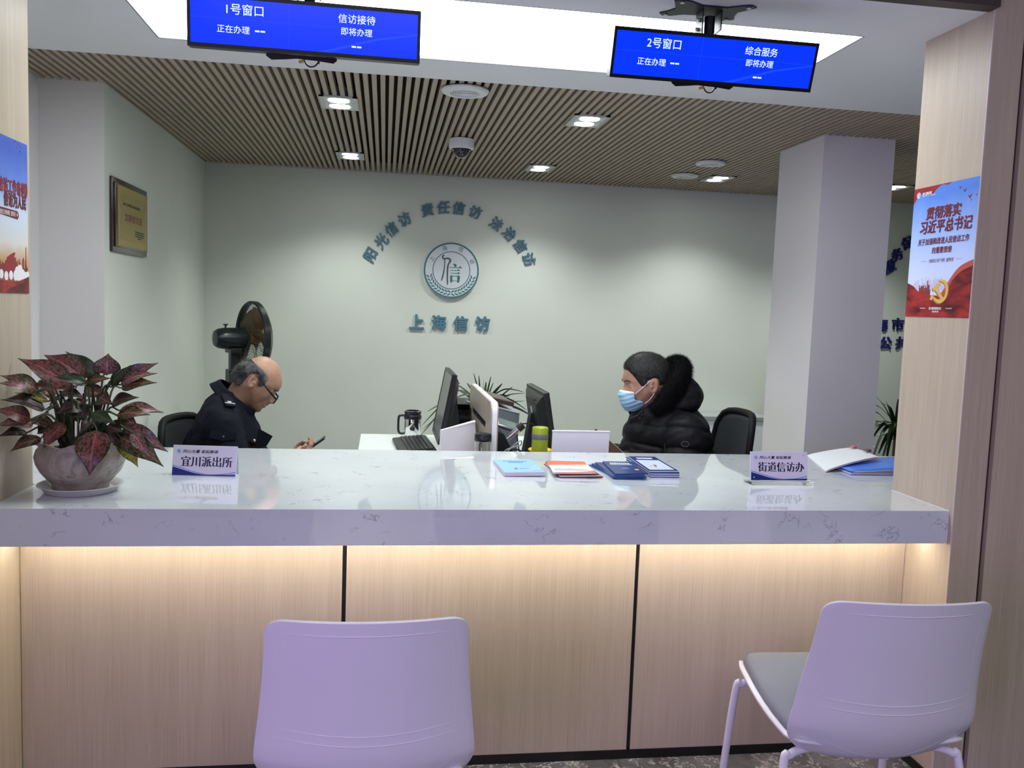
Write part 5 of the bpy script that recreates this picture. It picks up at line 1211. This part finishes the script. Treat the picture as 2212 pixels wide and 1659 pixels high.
n7 = ['lowest', 'second from the bottom', 'third from the bottom', 'fourth from the bottom', 'third from the top', 'second from the top', 'topmost, with a picture panel,']
for k in range(7):
    leaf('leaflet', 'dark blue picture leaflet, %s of the tall rightmost stack' % n7[k], 'leaflet', 1.010-.0012*(k % 3), 3.115+.002*(k % 2), ZC+.0036*k, R(.5*(k % 3)-.5) if k < 6 else R(-2), .108, .315, .0034, M_NB, M_NB2 if k % 2 else M_PG, .0008*(k > 4)+.003*(k == 6), 'picture leaflets', a4 if k == 6 else None)
# papers and folders at the right
t = thing('ring_folder', 'blue plastic folder stuffed with papers against the right pillar', 'folder', (1.965, 3.165, ZC), R(-2))
MB().box(-.185, .20, -.12, .12, 0, .002, .0008).build('bottom_cover', mat('folder_blue', (.06, .15, .55), .3), t)
for k in range(5): MB().box(-.182+.004*k, .19, -.118+.002*(k % 2), .112, .0025+.0025*k, .0046+.0025*k, 0, Matrix.Translation((-.182, 0, 0)) @ Matrix.Rotation(-.013*k, 4, 'Y') @ Matrix.Translation((.182, 0, 0))).build('paper_sheaf', [M_PG, M_PW2, mat('paper_grey', (.40, .38, .42), .6)][k % 3], t)
m = MB(); m.grid(lambda u, v: Vector((-.185+.385*u, -.12+.24*v, .0165+.022*u+.006*math.sin(PI*v)*u)), 10, 6); o = m.build('top_cover', mat('folder_bright_blue', (.07, .20, .72), .3), t, smooth=True, angle=180); s_ = o.modifiers.new('thickness', 'SOLIDIFY'); s_.thickness = .0012
t = thing('lined_papers', 'lined white paper forms held by two clips, lying on the blue folder', 'papers', (1.88, 3.34, ZC+.005), 0)
c0, c1, c2, c3 = Vector((1.700, 3.100, .897)), Vector((1.808, 3.462, .897)), Vector((2.000, 3.450, .934)), Vector((1.970, 3.185, .940))
def sheet(u, v, dz=0): p = c0*(1-u)*(1-v)+c1*(1-u)*v+c2*u*v+c3*u*(1-v); return p+Vector((0, 0, dz+.008*max(0, math.sin(PI*u))**.5*(1-.35*v)+.006*math.sin(PI*v)*u))
def lined():
    m = mat('lined_paper', (.78, .80, .83), .5); q = NT(m); tc = q.n('ShaderNodeTexCoord'); sx = q.n('ShaderNodeSeparateXYZ'); q.l(tc, 'UV', sx, 0)
    mu = q.n('ShaderNodeMath', operation='MULTIPLY'); mu.inputs[1].default_value = 15; q.l(sx, 1, mu, 0); fr_ = q.n('ShaderNodeMath', operation='FRACT'); q.l(mu, 0, fr_, 0)
    r = q.ramp(fr_, 0, [(.90, (.78, .80, .84)), (.93, (.42, .46, .55)), (.97, (.42, .46, .55)), (1, (.78, .80, .84))]); q.l(r, 0, q.b, 'Base Color'); return m
m = MB(); m.grid(lambda u, v: sheet(u, v), 12, 12); uvl = m.b.loops.layers.uv.new('UVMap')
inv = {}
for f_ in m.b.faces:
    pass
for k, v_ in enumerate(m.b.verts): inv[v_] = (k//13/12, (k % 13)/12)
for f_ in m.b.faces:
    for l_ in f_.loops: l_[uvl].uv = inv[l_.vert]
o = put(m, 'top_sheet', lined(), t, smooth=True, angle=180)
m = MB(); m.grid(lambda u, v: sheet(u, v, -.0045), 12, 12); o = put(m, 'lower_sheets', M_PG, t, smooth=True, angle=180); s_ = o.modifiers.new('thickness', 'SOLIDIFY'); s_.thickness = .0035; s_.offset = 0
for k, (u, v) in enumerate(((.93, .80), (.97, .35))):
    t = thing('binder_clip', ('pink striped binder clip at the top of the lined papers', 'brown binder clip on the right edge of the lined papers')[k], 'clip', sheet(u, v))
    d = (sheet(1, v)-sheet(.9, v)).normalized(); F = frame(sheet(u, v, .005), d, (0, 0, 1))
    m = MB(); m.prism([(-.012, 0), (.012, -.004), (.012, .008), (.004, .008)], -.011, .011, F @ Matrix.Rotation(PI/2, 4, 'X')); put(m, 'jaw', mat(('clip_pink', 'clip_brown')[k], ((.50, .12, .16), (.16, .09, .08))[k], .35), t)
    for sx in (-.004, .004): m = MB(); m.tube([F @ Vector((.008, sx, .006)), F @ Vector((.030, sx*1.6, .016)), F @ Vector((.034, 0, .018))], .0009, 6); put(m, 'wire_lever', M_CHROME, t, smooth=True)

# ------------------------------------------------------------------ potted plant on its saucer
PX_, PY_ = -.882, 2.705
t = thing('plant_saucer', 'round white plastic saucer under the flower pot', 'saucer', (PX_, PY_, ZC))
MB().lathe([(.0, .0), (.092, .0), (.098, .003), (.112, .020), (.118, .022), (.118, .024), (.110, .023), (.094, .006), (.0, .005)], 64, cap0=False, cap1=False).build('dish', mat('saucer_white', (.62, .61, .60), .35), t, smooth=True)
def marble_pot():
    m = mat('pot_glaze', (.30, .26, .25), .34); q = NT(m); v = q.coords(); a = q.noise(v, 9, 4, .6, 1.5); r = q.ramp(a, 0, [(.3, (.21, .17, .14)), (.46, (.31, .265, .225)), (.56, (.37, .335, .30)), (.62, (.23, .195, .17)), (.72, (.34, .295, .255))]); q.l(r, 0, q.b, 'Base Color'); b = q.noise(v, 22, 3, .6, .8); q.bump(b, 0, .8, .009); return m
t = thing('potted_aglaonema', 'red and green leaved plant in a glazed stoneware pot by the left pillar', 'potted plant', (PX_, PY_, ZC+.006))
prof = [(.070, 0), (.078, .006), (.076, .016), (.088, .030), (.110, .056), (.122, .082), (.1245, .102), (.119, .120), (.111, .130), (.112, .137), (.119, .144)]
def potf(a, k, inner=0):
    r, z = prof[k]; fl = 1+(.045*math.sin(8*a)+.03*math.sin(5*a+1))*max(0, (z-.125)/.02)*.5+.018*math.sin(4*a+z*40)*math.sin(min(1, z/.1)*PI); zz = z+.006*math.sin(8*a)*max(0, (z-.13)/.014)
    return Vector(((r*fl-inner)*math.cos(a), (r*fl-inner)*math.sin(a), zz))
m = MB(); NA = 72
m.loft([[potf(2*PI*i/NA, k) for i in range(NA)] for k in range(len(prof))]+[[potf(2*PI*i/NA, k, .007) for i in range(NA)] for k in (10, 9, 8)]+[[Vector((.098*math.cos(2*PI*i/NA), .098*math.sin(2*PI*i/NA), .118)) for i in range(NA)]], True, True, False)
m.build('pot', marble_pot(), t, smooth=True, angle=80)
MB().lathe([(.0, .124), (.05, .126), (.104, .120)], 40, cap0=False, cap1=False).build('soil', mat('soil', (.03, .022, .016), .95), t, smooth=True)
def leaf_mat(name, red, green, bias):
    m = mat(name, red, .34, spec=.45); q = NT(m); tc = q.n('ShaderNodeTexCoord'); sp = q.n('ShaderNodeSeparateXYZ'); q.l(tc, 'UV', sp, 0)
    n = q.noise(None, 13, 3, .65, .25); q.l(tc, 'UV', n, 'Vector'); n.noise_dimensions = '2D'
    ed = q.n('ShaderNodeMath', operation='MULTIPLY_ADD'); ab = q.n('ShaderNodeMath', operation='ABSOLUTE'); su = q.n('ShaderNodeMath', operation='SUBTRACT'); q.l(sp, 0, su, 0); su.inputs[1].default_value = .5; q.l(su, 0, ab, 0)
    pw = q.n('ShaderNodeMath', operation='POWER'); q.l(ab, 0, pw, 0); pw.inputs[1].default_value = 2.2; q.l(pw, 0, ed, 0); ed.inputs[1].default_value = .75; q.l(n, 0, ed, 2)
    f = q.ramp(ed, 0, [(.50+bias, (0, 0, 0)), (.56+bias, (1, 1, 1))]); n2 = q.noise(None, 2.5, 2, .5); q.l(tc, 'UV', n2, 'Vector')
    rr_ = q.ramp(n2, 0, [(.3, tuple(c*.6 for c in red)), (.7, red)]); x = q.mix(rr_, 0, green, 0, f, 0)
    mid = q.ramp(ab, 0, [(.012, (1, 1, 1)), (.035, (0, 0, 0))]); y = q.mix(x, 2, tuple(min(1, c*1.15+.03) for c in red), 0, mid, 0); q.l(y, 2, q.b, 'Base Color')
    q.b.inputs['Subsurface Weight'].default_value = .06; q.b.inputs['Subsurface Radius'].default_value = (.004, .003, .002); return m
LM = [leaf_mat('leaf_rose', (.25, .065, .068), (.014, .028, .009), .03), leaf_mat('leaf_speckled', (.30, .115, .08), (.015, .034, .009), -.03), leaf_mat('leaf_dark', (.13, .036, .04), (.010, .018, .007), -.06), leaf_mat('leaf_pink', (.42, .16, .16), (.03, .05, .026), .0), leaf_mat('leaf_green', (.05, .085, .03), (.016, .03, .010), 0), leaf_mat('leaf_yellow', (.42, .34, .06), (.05, .08, .012), .05)]
LEAVES = [
(-0.810, 2.716, 1.239, -0.809, 2.720, 1.302, 0.068),
(-0.769, 2.704, 1.221, -0.663, 2.700, 1.280, 0.031),
(-0.766, 2.692, 1.212, -0.661, 2.680, 1.251, 0.027),
(-0.761, 2.680, 1.204, -0.656, 2.660, 1.225, 0.027),
(-0.841, 2.740, 1.223, -0.942, 2.760, 1.303, 0.026),
(-0.869, 2.704, 1.219, -0.980, 2.700, 1.296, 0.068),
(-0.935, 2.752, 1.246, -0.966, 2.780, 1.282, 0.041),
(-0.891, 2.668, 1.205, -1.028, 2.640, 1.288, 0.065),
(-0.966, 2.620, 1.195, -1.051, 2.560, 1.245, 0.044),
(-0.975, 2.608, 1.196, -1.041, 2.540, 1.226, 0.027),
(-0.950, 2.644, 1.164, -1.022, 2.600, 1.193, 0.027),
(-0.950, 2.620, 1.144, -1.047, 2.560, 1.178, 0.051),
(-0.980, 2.596, 1.118, -1.045, 2.520, 1.155, 0.044),
(-0.972, 2.596, 1.106, -1.057, 2.520, 1.111, 0.038),
(-0.994, 2.608, 1.078, -1.060, 2.540, 1.078, 0.031),
(-0.969, 2.644, 1.057, -1.037, 2.600, 1.026, 0.038),
(-0.908, 2.644, 1.103, -0.950, 2.600, 1.035, 0.051),
(-0.953, 2.668, 1.089, -0.979, 2.640, 1.070, 0.041),
(-0.810, 2.620, 1.086, -0.813, 2.560, 0.966, 0.082),
(-0.869, 2.644, 1.068, -0.816, 2.600, 1.027, 0.051),
(-0.756, 2.656, 1.061, -0.627, 2.620, 0.983, 0.058),
(-0.753, 2.680, 1.088, -0.624, 2.660, 1.019, 0.051),
(-0.722, 2.644, 1.077, -0.659, 2.600, 1.010, 0.031),
(-0.766, 2.692, 1.049, -0.713, 2.680, 0.968, 0.044),
(-0.776, 2.692, 1.122, -0.680, 2.680, 1.127, 0.044),
(-0.780, 2.728, 1.131, -0.656, 2.740, 1.127, 0.020),
(-0.836, 2.656, 1.131, -0.759, 2.620, 1.106, 0.034),
(-0.880, 2.680, 1.152, -0.856, 2.660, 1.105, 0.055),
(-0.889, 2.764, 1.169, -0.839, 2.800, 1.194, 0.044),
(-0.933, 2.692, 1.185, -0.859, 2.680, 1.172, 0.031),
(-1.009, 2.740, 1.212, -0.951, 2.760, 1.168, 0.041),
(-0.848, 2.656, 1.217, -0.926, 2.620, 1.239, 0.020),
(-0.791, 2.692, 1.205, -0.736, 2.680, 1.272, 0.027),
(-0.869, 2.704, 1.212, -0.796, 2.700, 1.231, 0.031),
(-0.902, 2.716, 1.140, -0.865, 2.720, 1.164, 0.031),
(-0.957, 2.680, 1.150, -0.922, 2.660, 1.172, 0.020),
(-0.958, 2.656, 1.133, -0.954, 2.620, 1.106, 0.017),
(-0.797, 2.668, 1.092, -0.745, 2.640, 1.080, 0.044),
(-0.841, 2.752, 1.171, -0.891, 2.780, 1.198, 0.038),
(-0.776, 2.704, 1.117, -0.718, 2.700, 1.089, 0.041),
(-.800, 2.700, 1.075, -.745, 2.660, 1.020, .05), (-.86, 2.70, 1.08, -.83, 2.63, 1.02, .055), (-.93, 2.69, 1.10, -.90, 2.62, 1.05, .05), (-.87, 2.69, 1.15, -.93, 2.64, 1.13, .045), (-.83, 2.70, 1.17, -.78, 2.66, 1.16, .045), (-.90, 2.72, 1.20, -.85, 2.70, 1.245, .05),
(-.95, 2.70, 1.17, -1.01, 2.66, 1.215, .045), (-.80, 2.72, 1.15, -.72, 2.71, 1.175, .04), (-.94, 2.68, 1.08, -1.00, 2.60, 1.115, .045), (-.82, 2.68, 1.11, -.86, 2.62, 1.075, .045), (-.77, 2.70, 1.07, -.70, 2.67, 1.05, .05), (-.90, 2.70, 1.13, -.87, 2.66, 1.10, .04),
]
KIND = [3, 3, 3, 1, 4, 0, 2, 0, 1, 3, 5, 2, 0, 3, 2, 1, 0, 2, 0, 2, 1, 3, 3, 5, 1, 3, 4, 2, 3, 2, 3, 4, 4, 1, 3, 2, 1, 2, 3, 1, 2, 4, 2, 2, 1, 2, 0, 2, 1, 2, 4, 2]
M_STEM = mat('plant_stem', (.10, .13, .05), .45); M_STEM2 = mat('plant_stem_dark', (.035, .04, .018), .45)
rp = random.Random(21)
for k, (bx, by, bz, tx_, ty, tz, wd) in enumerate(LEAVES):
    B0, T0 = Vector((bx, by, bz)), Vector((max(tx_, -1.042), ty, tz)); B0.x = max(B0.x, -1.03)
    ax = T0-B0; Ln = ax.length; ax.normalize(); wd = max(wd, Ln*.34)*1.15
    nrm = Vector((rp.uniform(-.25, .25), -.80+rp.uniform(-.15, .15), .60+rp.uniform(-.2, .2)))
    if k in (0, 18): nrm = Vector((.05, -1, .15))
    nrm = (nrm-ax*nrm.dot(ax)).normalized(); sd = ax.cross(nrm); bend = rp.uniform(.05, .16)*Ln; fold = rp.uniform(.08, .22); tw = rp.uniform(-.25, .25)
    q = MB(); nu, nv_ = 8, 14; uvl = q.b.loops.layers.uv.new('UVMap'); vs = []; uvs = {}
    for j in range(nv_+1):
        v = j/nv_; hw = wd*.5*(math.sin(PI*min(1, v**.66))**.9)*(1-.45*float(ss(.55, 1, v)))+(.0006 if j in (0, nv_) else 0); hw = max(hw, .0006); row = []
        for i in range(nu+1):
            u = i/nu; s_ = (2*u-1); a_ = tw*(v-.5)
            p = B0+ax*(Ln*v)+(sd*math.cos(a_)+nrm*math.sin(a_))*(hw*s_)+nrm*(bend*math.sin(PI*v)-bend*.2*v*v+abs(s_)*hw*fold+.0018*math.sin(9*v+3*s_)*abs(s_))
            vv = q.b.verts.new(p); row.append(vv); uvs[vv] = (u, v*Ln/wd if False else v)
        vs.append(row)
    for j in range(nv_):
        for i in range(nu):
            f_ = q.b.faces.new((vs[j][i], vs[j][i+1], vs[j+1][i+1], vs[j+1][i]))
            for l_ in f_.loops: l_[uvl].uv = uvs[l_.vert]
    o = put(q, 'leaf', LM[KIND[k]], t, smooth=True, angle=180); o['label'] = ('rose leaf', 'green and salmon speckled leaf', 'dark maroon leaf', 'pale pink leaf', 'deep green leaf', 'yellow green leaf')[KIND[k]]
    a0 = math.atan2(by-PY_, bx-PX_)+rp.uniform(-.3, .3); r0 = rp.uniform(.015, .07)
    S0 = Vector((PX_+r0*math.cos(a0), PY_+r0*.8*math.sin(a0), ZC+.128)); mid = S0.lerp(B0, .55)+Vector((0, 0, .25*max(0, B0.z-S0.z)+.025)); 
    if B0.z < S0.z+.07: mid.z = max(mid.z, S0.z+.07)
    q = MB(); q.tube(arc_pts([S0, mid, B0, B0+ax*Ln*.25], 6), [.0042-.0028*i/18 for i in range(19)], 6); put(q, 'stem', M_STEM2 if k % 3 else M_STEM, t, smooth=True)

# ------------------------------------------------------------------ two palm-leaved plants in the office
M_PALM = mat('palm_leaf', (.022, .045, .016), .4); M_PALM2 = mat('palm_leaf_light', (.04, .075, .025), .4)
def palm(label, x, y, tips, potr, poth, stemz, seed):
    t = thing('potted_palm', label, 'potted plant', (x, y, 0)); rr_ = random.Random(seed)
    put(MB().lathe([(potr*.72, 0), (potr*.95, poth*.9), (potr, poth*.92), (potr, poth), (potr*.9, poth), (potr*.88, poth*.9)], 36, Matrix.Translation((x, y, 0))), 'pot', mat('dark_pot', (.03, .03, .03), .4), t, smooth=True)
    put(MB().tube([(x, y, poth*.8), (x+.006, y, stemz)], [.016, .011], 8), 'trunk', mat('palm_trunk', (.12, .10, .06), .8), t, smooth=True)
    for T in tips:
        T = Vector(T); S0 = Vector((x+.005, y, stemz-rr_.uniform(0, .12))); d = T-S0; ln = d.length; hump = max(0, .28*ln-.25*max(0, d.z)); mid = S0.lerp(T, .5)+Vector((0, 0, hump)); P = arc_pts([S0, mid, T], 8)
        q = MB(); n = len(P); L, Rr = [], []; side = d.cross(Vector((0, 0, 1))); side = side.normalized() if side.length > 1e-4 else Vector((1, 0, 0)); sd = (side+Vector((rr_.uniform(-.4, .4), rr_.uniform(-.4, .4), rr_.uniform(.2, .9)))).normalized(); wd = rr_.uniform(.013, .021)
        rows = []
        for i, p in enumerate(P):
            v = i/(n-1); hw = wd*min(1, .35+v*3)*(1-v)**.6+.0004; up_ = Vector((0, 0, .35*hw)); rows.append([p-sd*hw+up_, p, p+sd*hw+up_])
        q.loft(rows, closed=False); o = put(q, 'leaf', M_PALM if rr_.random() < .65 else M_PALM2, t, smooth=True, angle=180)
    return t
tips1 = [(.529, 5.1, 1.090), (.559, 5.08, 1.078), (.593, 5.12, 1.050), (.602, 5.06, 1.043), (.634, 5.1, 1.073), (.702, 5.08, 1.033), (.768, 5.1, 1.013), (.844, 5.1, .975), (.832, 5.05, .985), (.845, 5.1, .929), (.854, 5.06, .875), (.80, 5.0, .90), (.76, 5.15, .95), (.74, 5.0, .97), (.426, 5.1, 1.022), (.43, 5.15, .985), (.419, 5.1, .935), (.44, 5.0, .945), (.26, 5.1, .852), (.23, 5.08, .770), (.231, 5.05, .725), (.24, 5.14, .74), (.33, 5.25, .93), (.9, 5.2, .83), (.70, 5.25, 1.0), (.50, 5.2, 1.02), (.66, 5.18, 1.03), (.72, 5.1, .93), (.78, 5.07, .94), (.68, 5.02, .96)]
palm('dark green palm plant rising behind the partition and monitors', .585, 5.12, tips1, .13, .26, .90, 4)
rt_ = random.Random(8)
tips2 = [(2.86+rt_.uniform(-.02, .25), 4.75+rt_.uniform(-.12, .25), .62+.021*k+rt_.uniform(-.02, .02)) for k in range(20)]+[(2.93, 4.85, 1.045), (2.99, 4.9, 1.02), (3.05, 4.9, 1.0), (2.90, 4.9, .95), (3.35, 4.9, .95), (3.4, 5.0, .8), (3.2, 4.7, 1.0), (2.95, 4.75, .60), (2.90, 4.8, .55), (3.0, 4.78, .58)]
palm('bushy palm plant between the lilac column and the right pillar', 3.14, 4.92, tips2, .14, .28, .86, 6)

# ================================================================== VISITOR CHAIRS
M_SHELL = mat('chair_shell', (.70, .69, .74), .38, spec=.4); M_CUSH = fabric('seat_fabric', (.24, .25, .285), .9, 700, .5); M_LEG = mat('leg_white', (.72, .70, .78), .3)
BP = [(-.335, .825), (-.312, .74), (-.290, .65), (-.274, .57), (-.262, .50), (-.243, .447), (-.210, .398), (-.165, .371)]
BPc = arc_pts([(0, y, z) for y, z in BP], 8)
def bprof(s): f = s*(len(BPc)-1); i = min(int(f), len(BPc)-2); p = BPc[i].lerp(BPc[i+1], f-i); return p.y, p.z
def bw(s):
    w_ = .204+.032*ss(0, .75, s); 
    if s < .07: w_ *= .80+.20*math.sqrt(max(0, 1-((.07-s)/.07)**2))
    if s > .54: w_ *= math.sqrt(max(0, 1-((s-.54)/.46)**2.4))
    return max(float(w_), .0005)
def bpt(u, s, off=0):
    y, z = bprof(s); w_ = bw(s); x_ = (2*u-1)*w_; k = (x_/.22)**2
    cv = .070*k*(1-.35*s)+.10*k*max(0, s-.62); y2, z2 = bprof(min(1, s+.01)); n = Vector((0, -(z-z2), (y-y2)) if False else (0, -(z-z2), -(y2-y))).normalized()
    lift = .012*(1-abs(2*u-1)**2)*0
    return Vector((x_, y+cv, z-.012*k*(1-s)))+Vector((-.45*x_/.22*abs(x_/.22), -1, 0)).normalized()*off
def visitor_chair(label):
    t = thing('visitor_chair', label, 'chair', (0, 0, 0), 0, 'white visitor chairs at the counter')
    m = MB(); ns = 56
    sv = [0]+[.0015, .004, .008, .014, .022, .032, .045, .058, .07]+[.07+(.93)*k/46 for k in range(1, 47)]
    rows = [[bpt(i/28, s) for i in range(29)] for s in sv]; m.loft(rows, closed=False)
    o = m.build('back_shell', M_SHELL, t, smooth=True, angle=180); q = o.modifiers.new('thickness', 'SOLIDIFY'); q.thickness = .008; q.offset = 0; b = o.modifiers.new('soft_rim', 'BEVEL'); b.width = .003; b.segments = 2; b.limit_method = 'ANGLE'
    # moulded outlines on the rear face
    def line(pts, r=.0013): q = MB(); q.tube([bpt(u, s, .0042) for u, s in pts], r, 6); o_ = q.build('moulded_line', M_SHELL, t, smooth=True)
    up_ = [(.075, .43-.33*k/12) for k in range(0, 12)]+[(.078, .085), (.09, .068), (.12, .060)]+[(.12+.76*k/12, .060+.003*math.sin(PI*k/12)) for k in range(1, 12)]+[(.88, .060), (.91, .068), (.922, .085)]+[(.925, .10+.33*k/12) for k in range(0, 13)]
    line(up_); line([(.075+.85*k/20, .43+.028*math.sin(PI*k/20)) for k in range(21)])
    line([(.075+.85*k/20, .475+.028*math.sin(PI*k/20)) for k in range(21)])
    line([(.075, .475)]+[(.5-.425*math.cos(a), .475+.37*math.sin(a)**.9) for a in [PI*k/28 for k in range(1, 28)]]+[(.925, .475)])
    # seat pan with turned-up rear sides
    def pan(u, v, up=0):
        y = -.205+.465*v; w_ = (.205+.022*math.sin(PI*min(1, v*1.05)))*(1-.10*max(0, (v-.8)/.2)**2); x_ = (2*u-1)*w_; k = abs(2*u-1)
        z = .409+.044*ss(0, .85, v)-.02*max(0, (v-.88)/.12)**2+.012*k**4*(1-.75*v)+.020*max(0, .12-v)/.12
        return Vector((x_, y, float(z)+up))
    m = MB(); m.grid(lambda u, v: pan(u, v), 24, 22); o = m.build('seat_shell', M_SHELL, t, smooth=True, angle=180); q = o.modifiers.new('thickness', 'SOLIDIFY'); q.thickness = .008; q.offset = -1
    m = MB()
    def cus(u, v, top):
        e = (1-abs(2*u-1)**8)*(1-abs(2*v-1)**8); p = pan(.03+.94*u, .10+.885*v); return p+Vector((0, 0, (.004+.030*max(0, e)**.45) if top else .002))
    m.grid(lambda u, v: cus(u, v, 1), 26, 26); m.grid(lambda u, v: cus(u, v, 0), 26, 26); m.build('seat_cushion', M_CUSH, t, smooth=True, angle=180, weld=.0021)
    for sx in (-1, 1):
        m = MB(); m.tube(arc_pts([(sx*.10, .145, .423), (sx*.165, .155, .424), (sx*.208, .165, .412), (sx*.226, .172, .375), (sx*.245, .205, .01)], 8), .0105, 12); m.build('leg', M_LEG, t, smooth=True)
        m = MB(); m.tube(arc_pts([(sx*.10, -.145, .390), (sx*.165, -.155, .390), (sx*.208, -.165, .379), (sx*.226, -.172, .345), (sx*.245, -.225, .01)], 8), .0105, 12); m.build('leg', M_LEG, t, smooth=True)
        for yy in (.205, -.225): MB().lathe([(.013, 0), (.013, .016), (.011, .018)], 14, Matrix.Translation((sx*.245, yy, 0))).build('foot_cap', M_WHITE, t, smooth=True)
    for yy, zz in ((.145, .4225), (-.145, .390)): m = MB(); m.tube([(-.105, yy, zz), (.105, yy, zz)], .0105, 10); m.build('seat_rail', M_LEG, t, smooth=True)
    return t
vc = visitor_chair('white shell visitor chair seen from behind, in the middle of the foreground')
vc.location = (-.018, 2.075, 0); vc.scale = (1.035, 1.035, 1.012)
dup(vc, (1.262, 2.13, 0), R(-3), 'white shell visitor chair at right, its grey seat cushion showing')
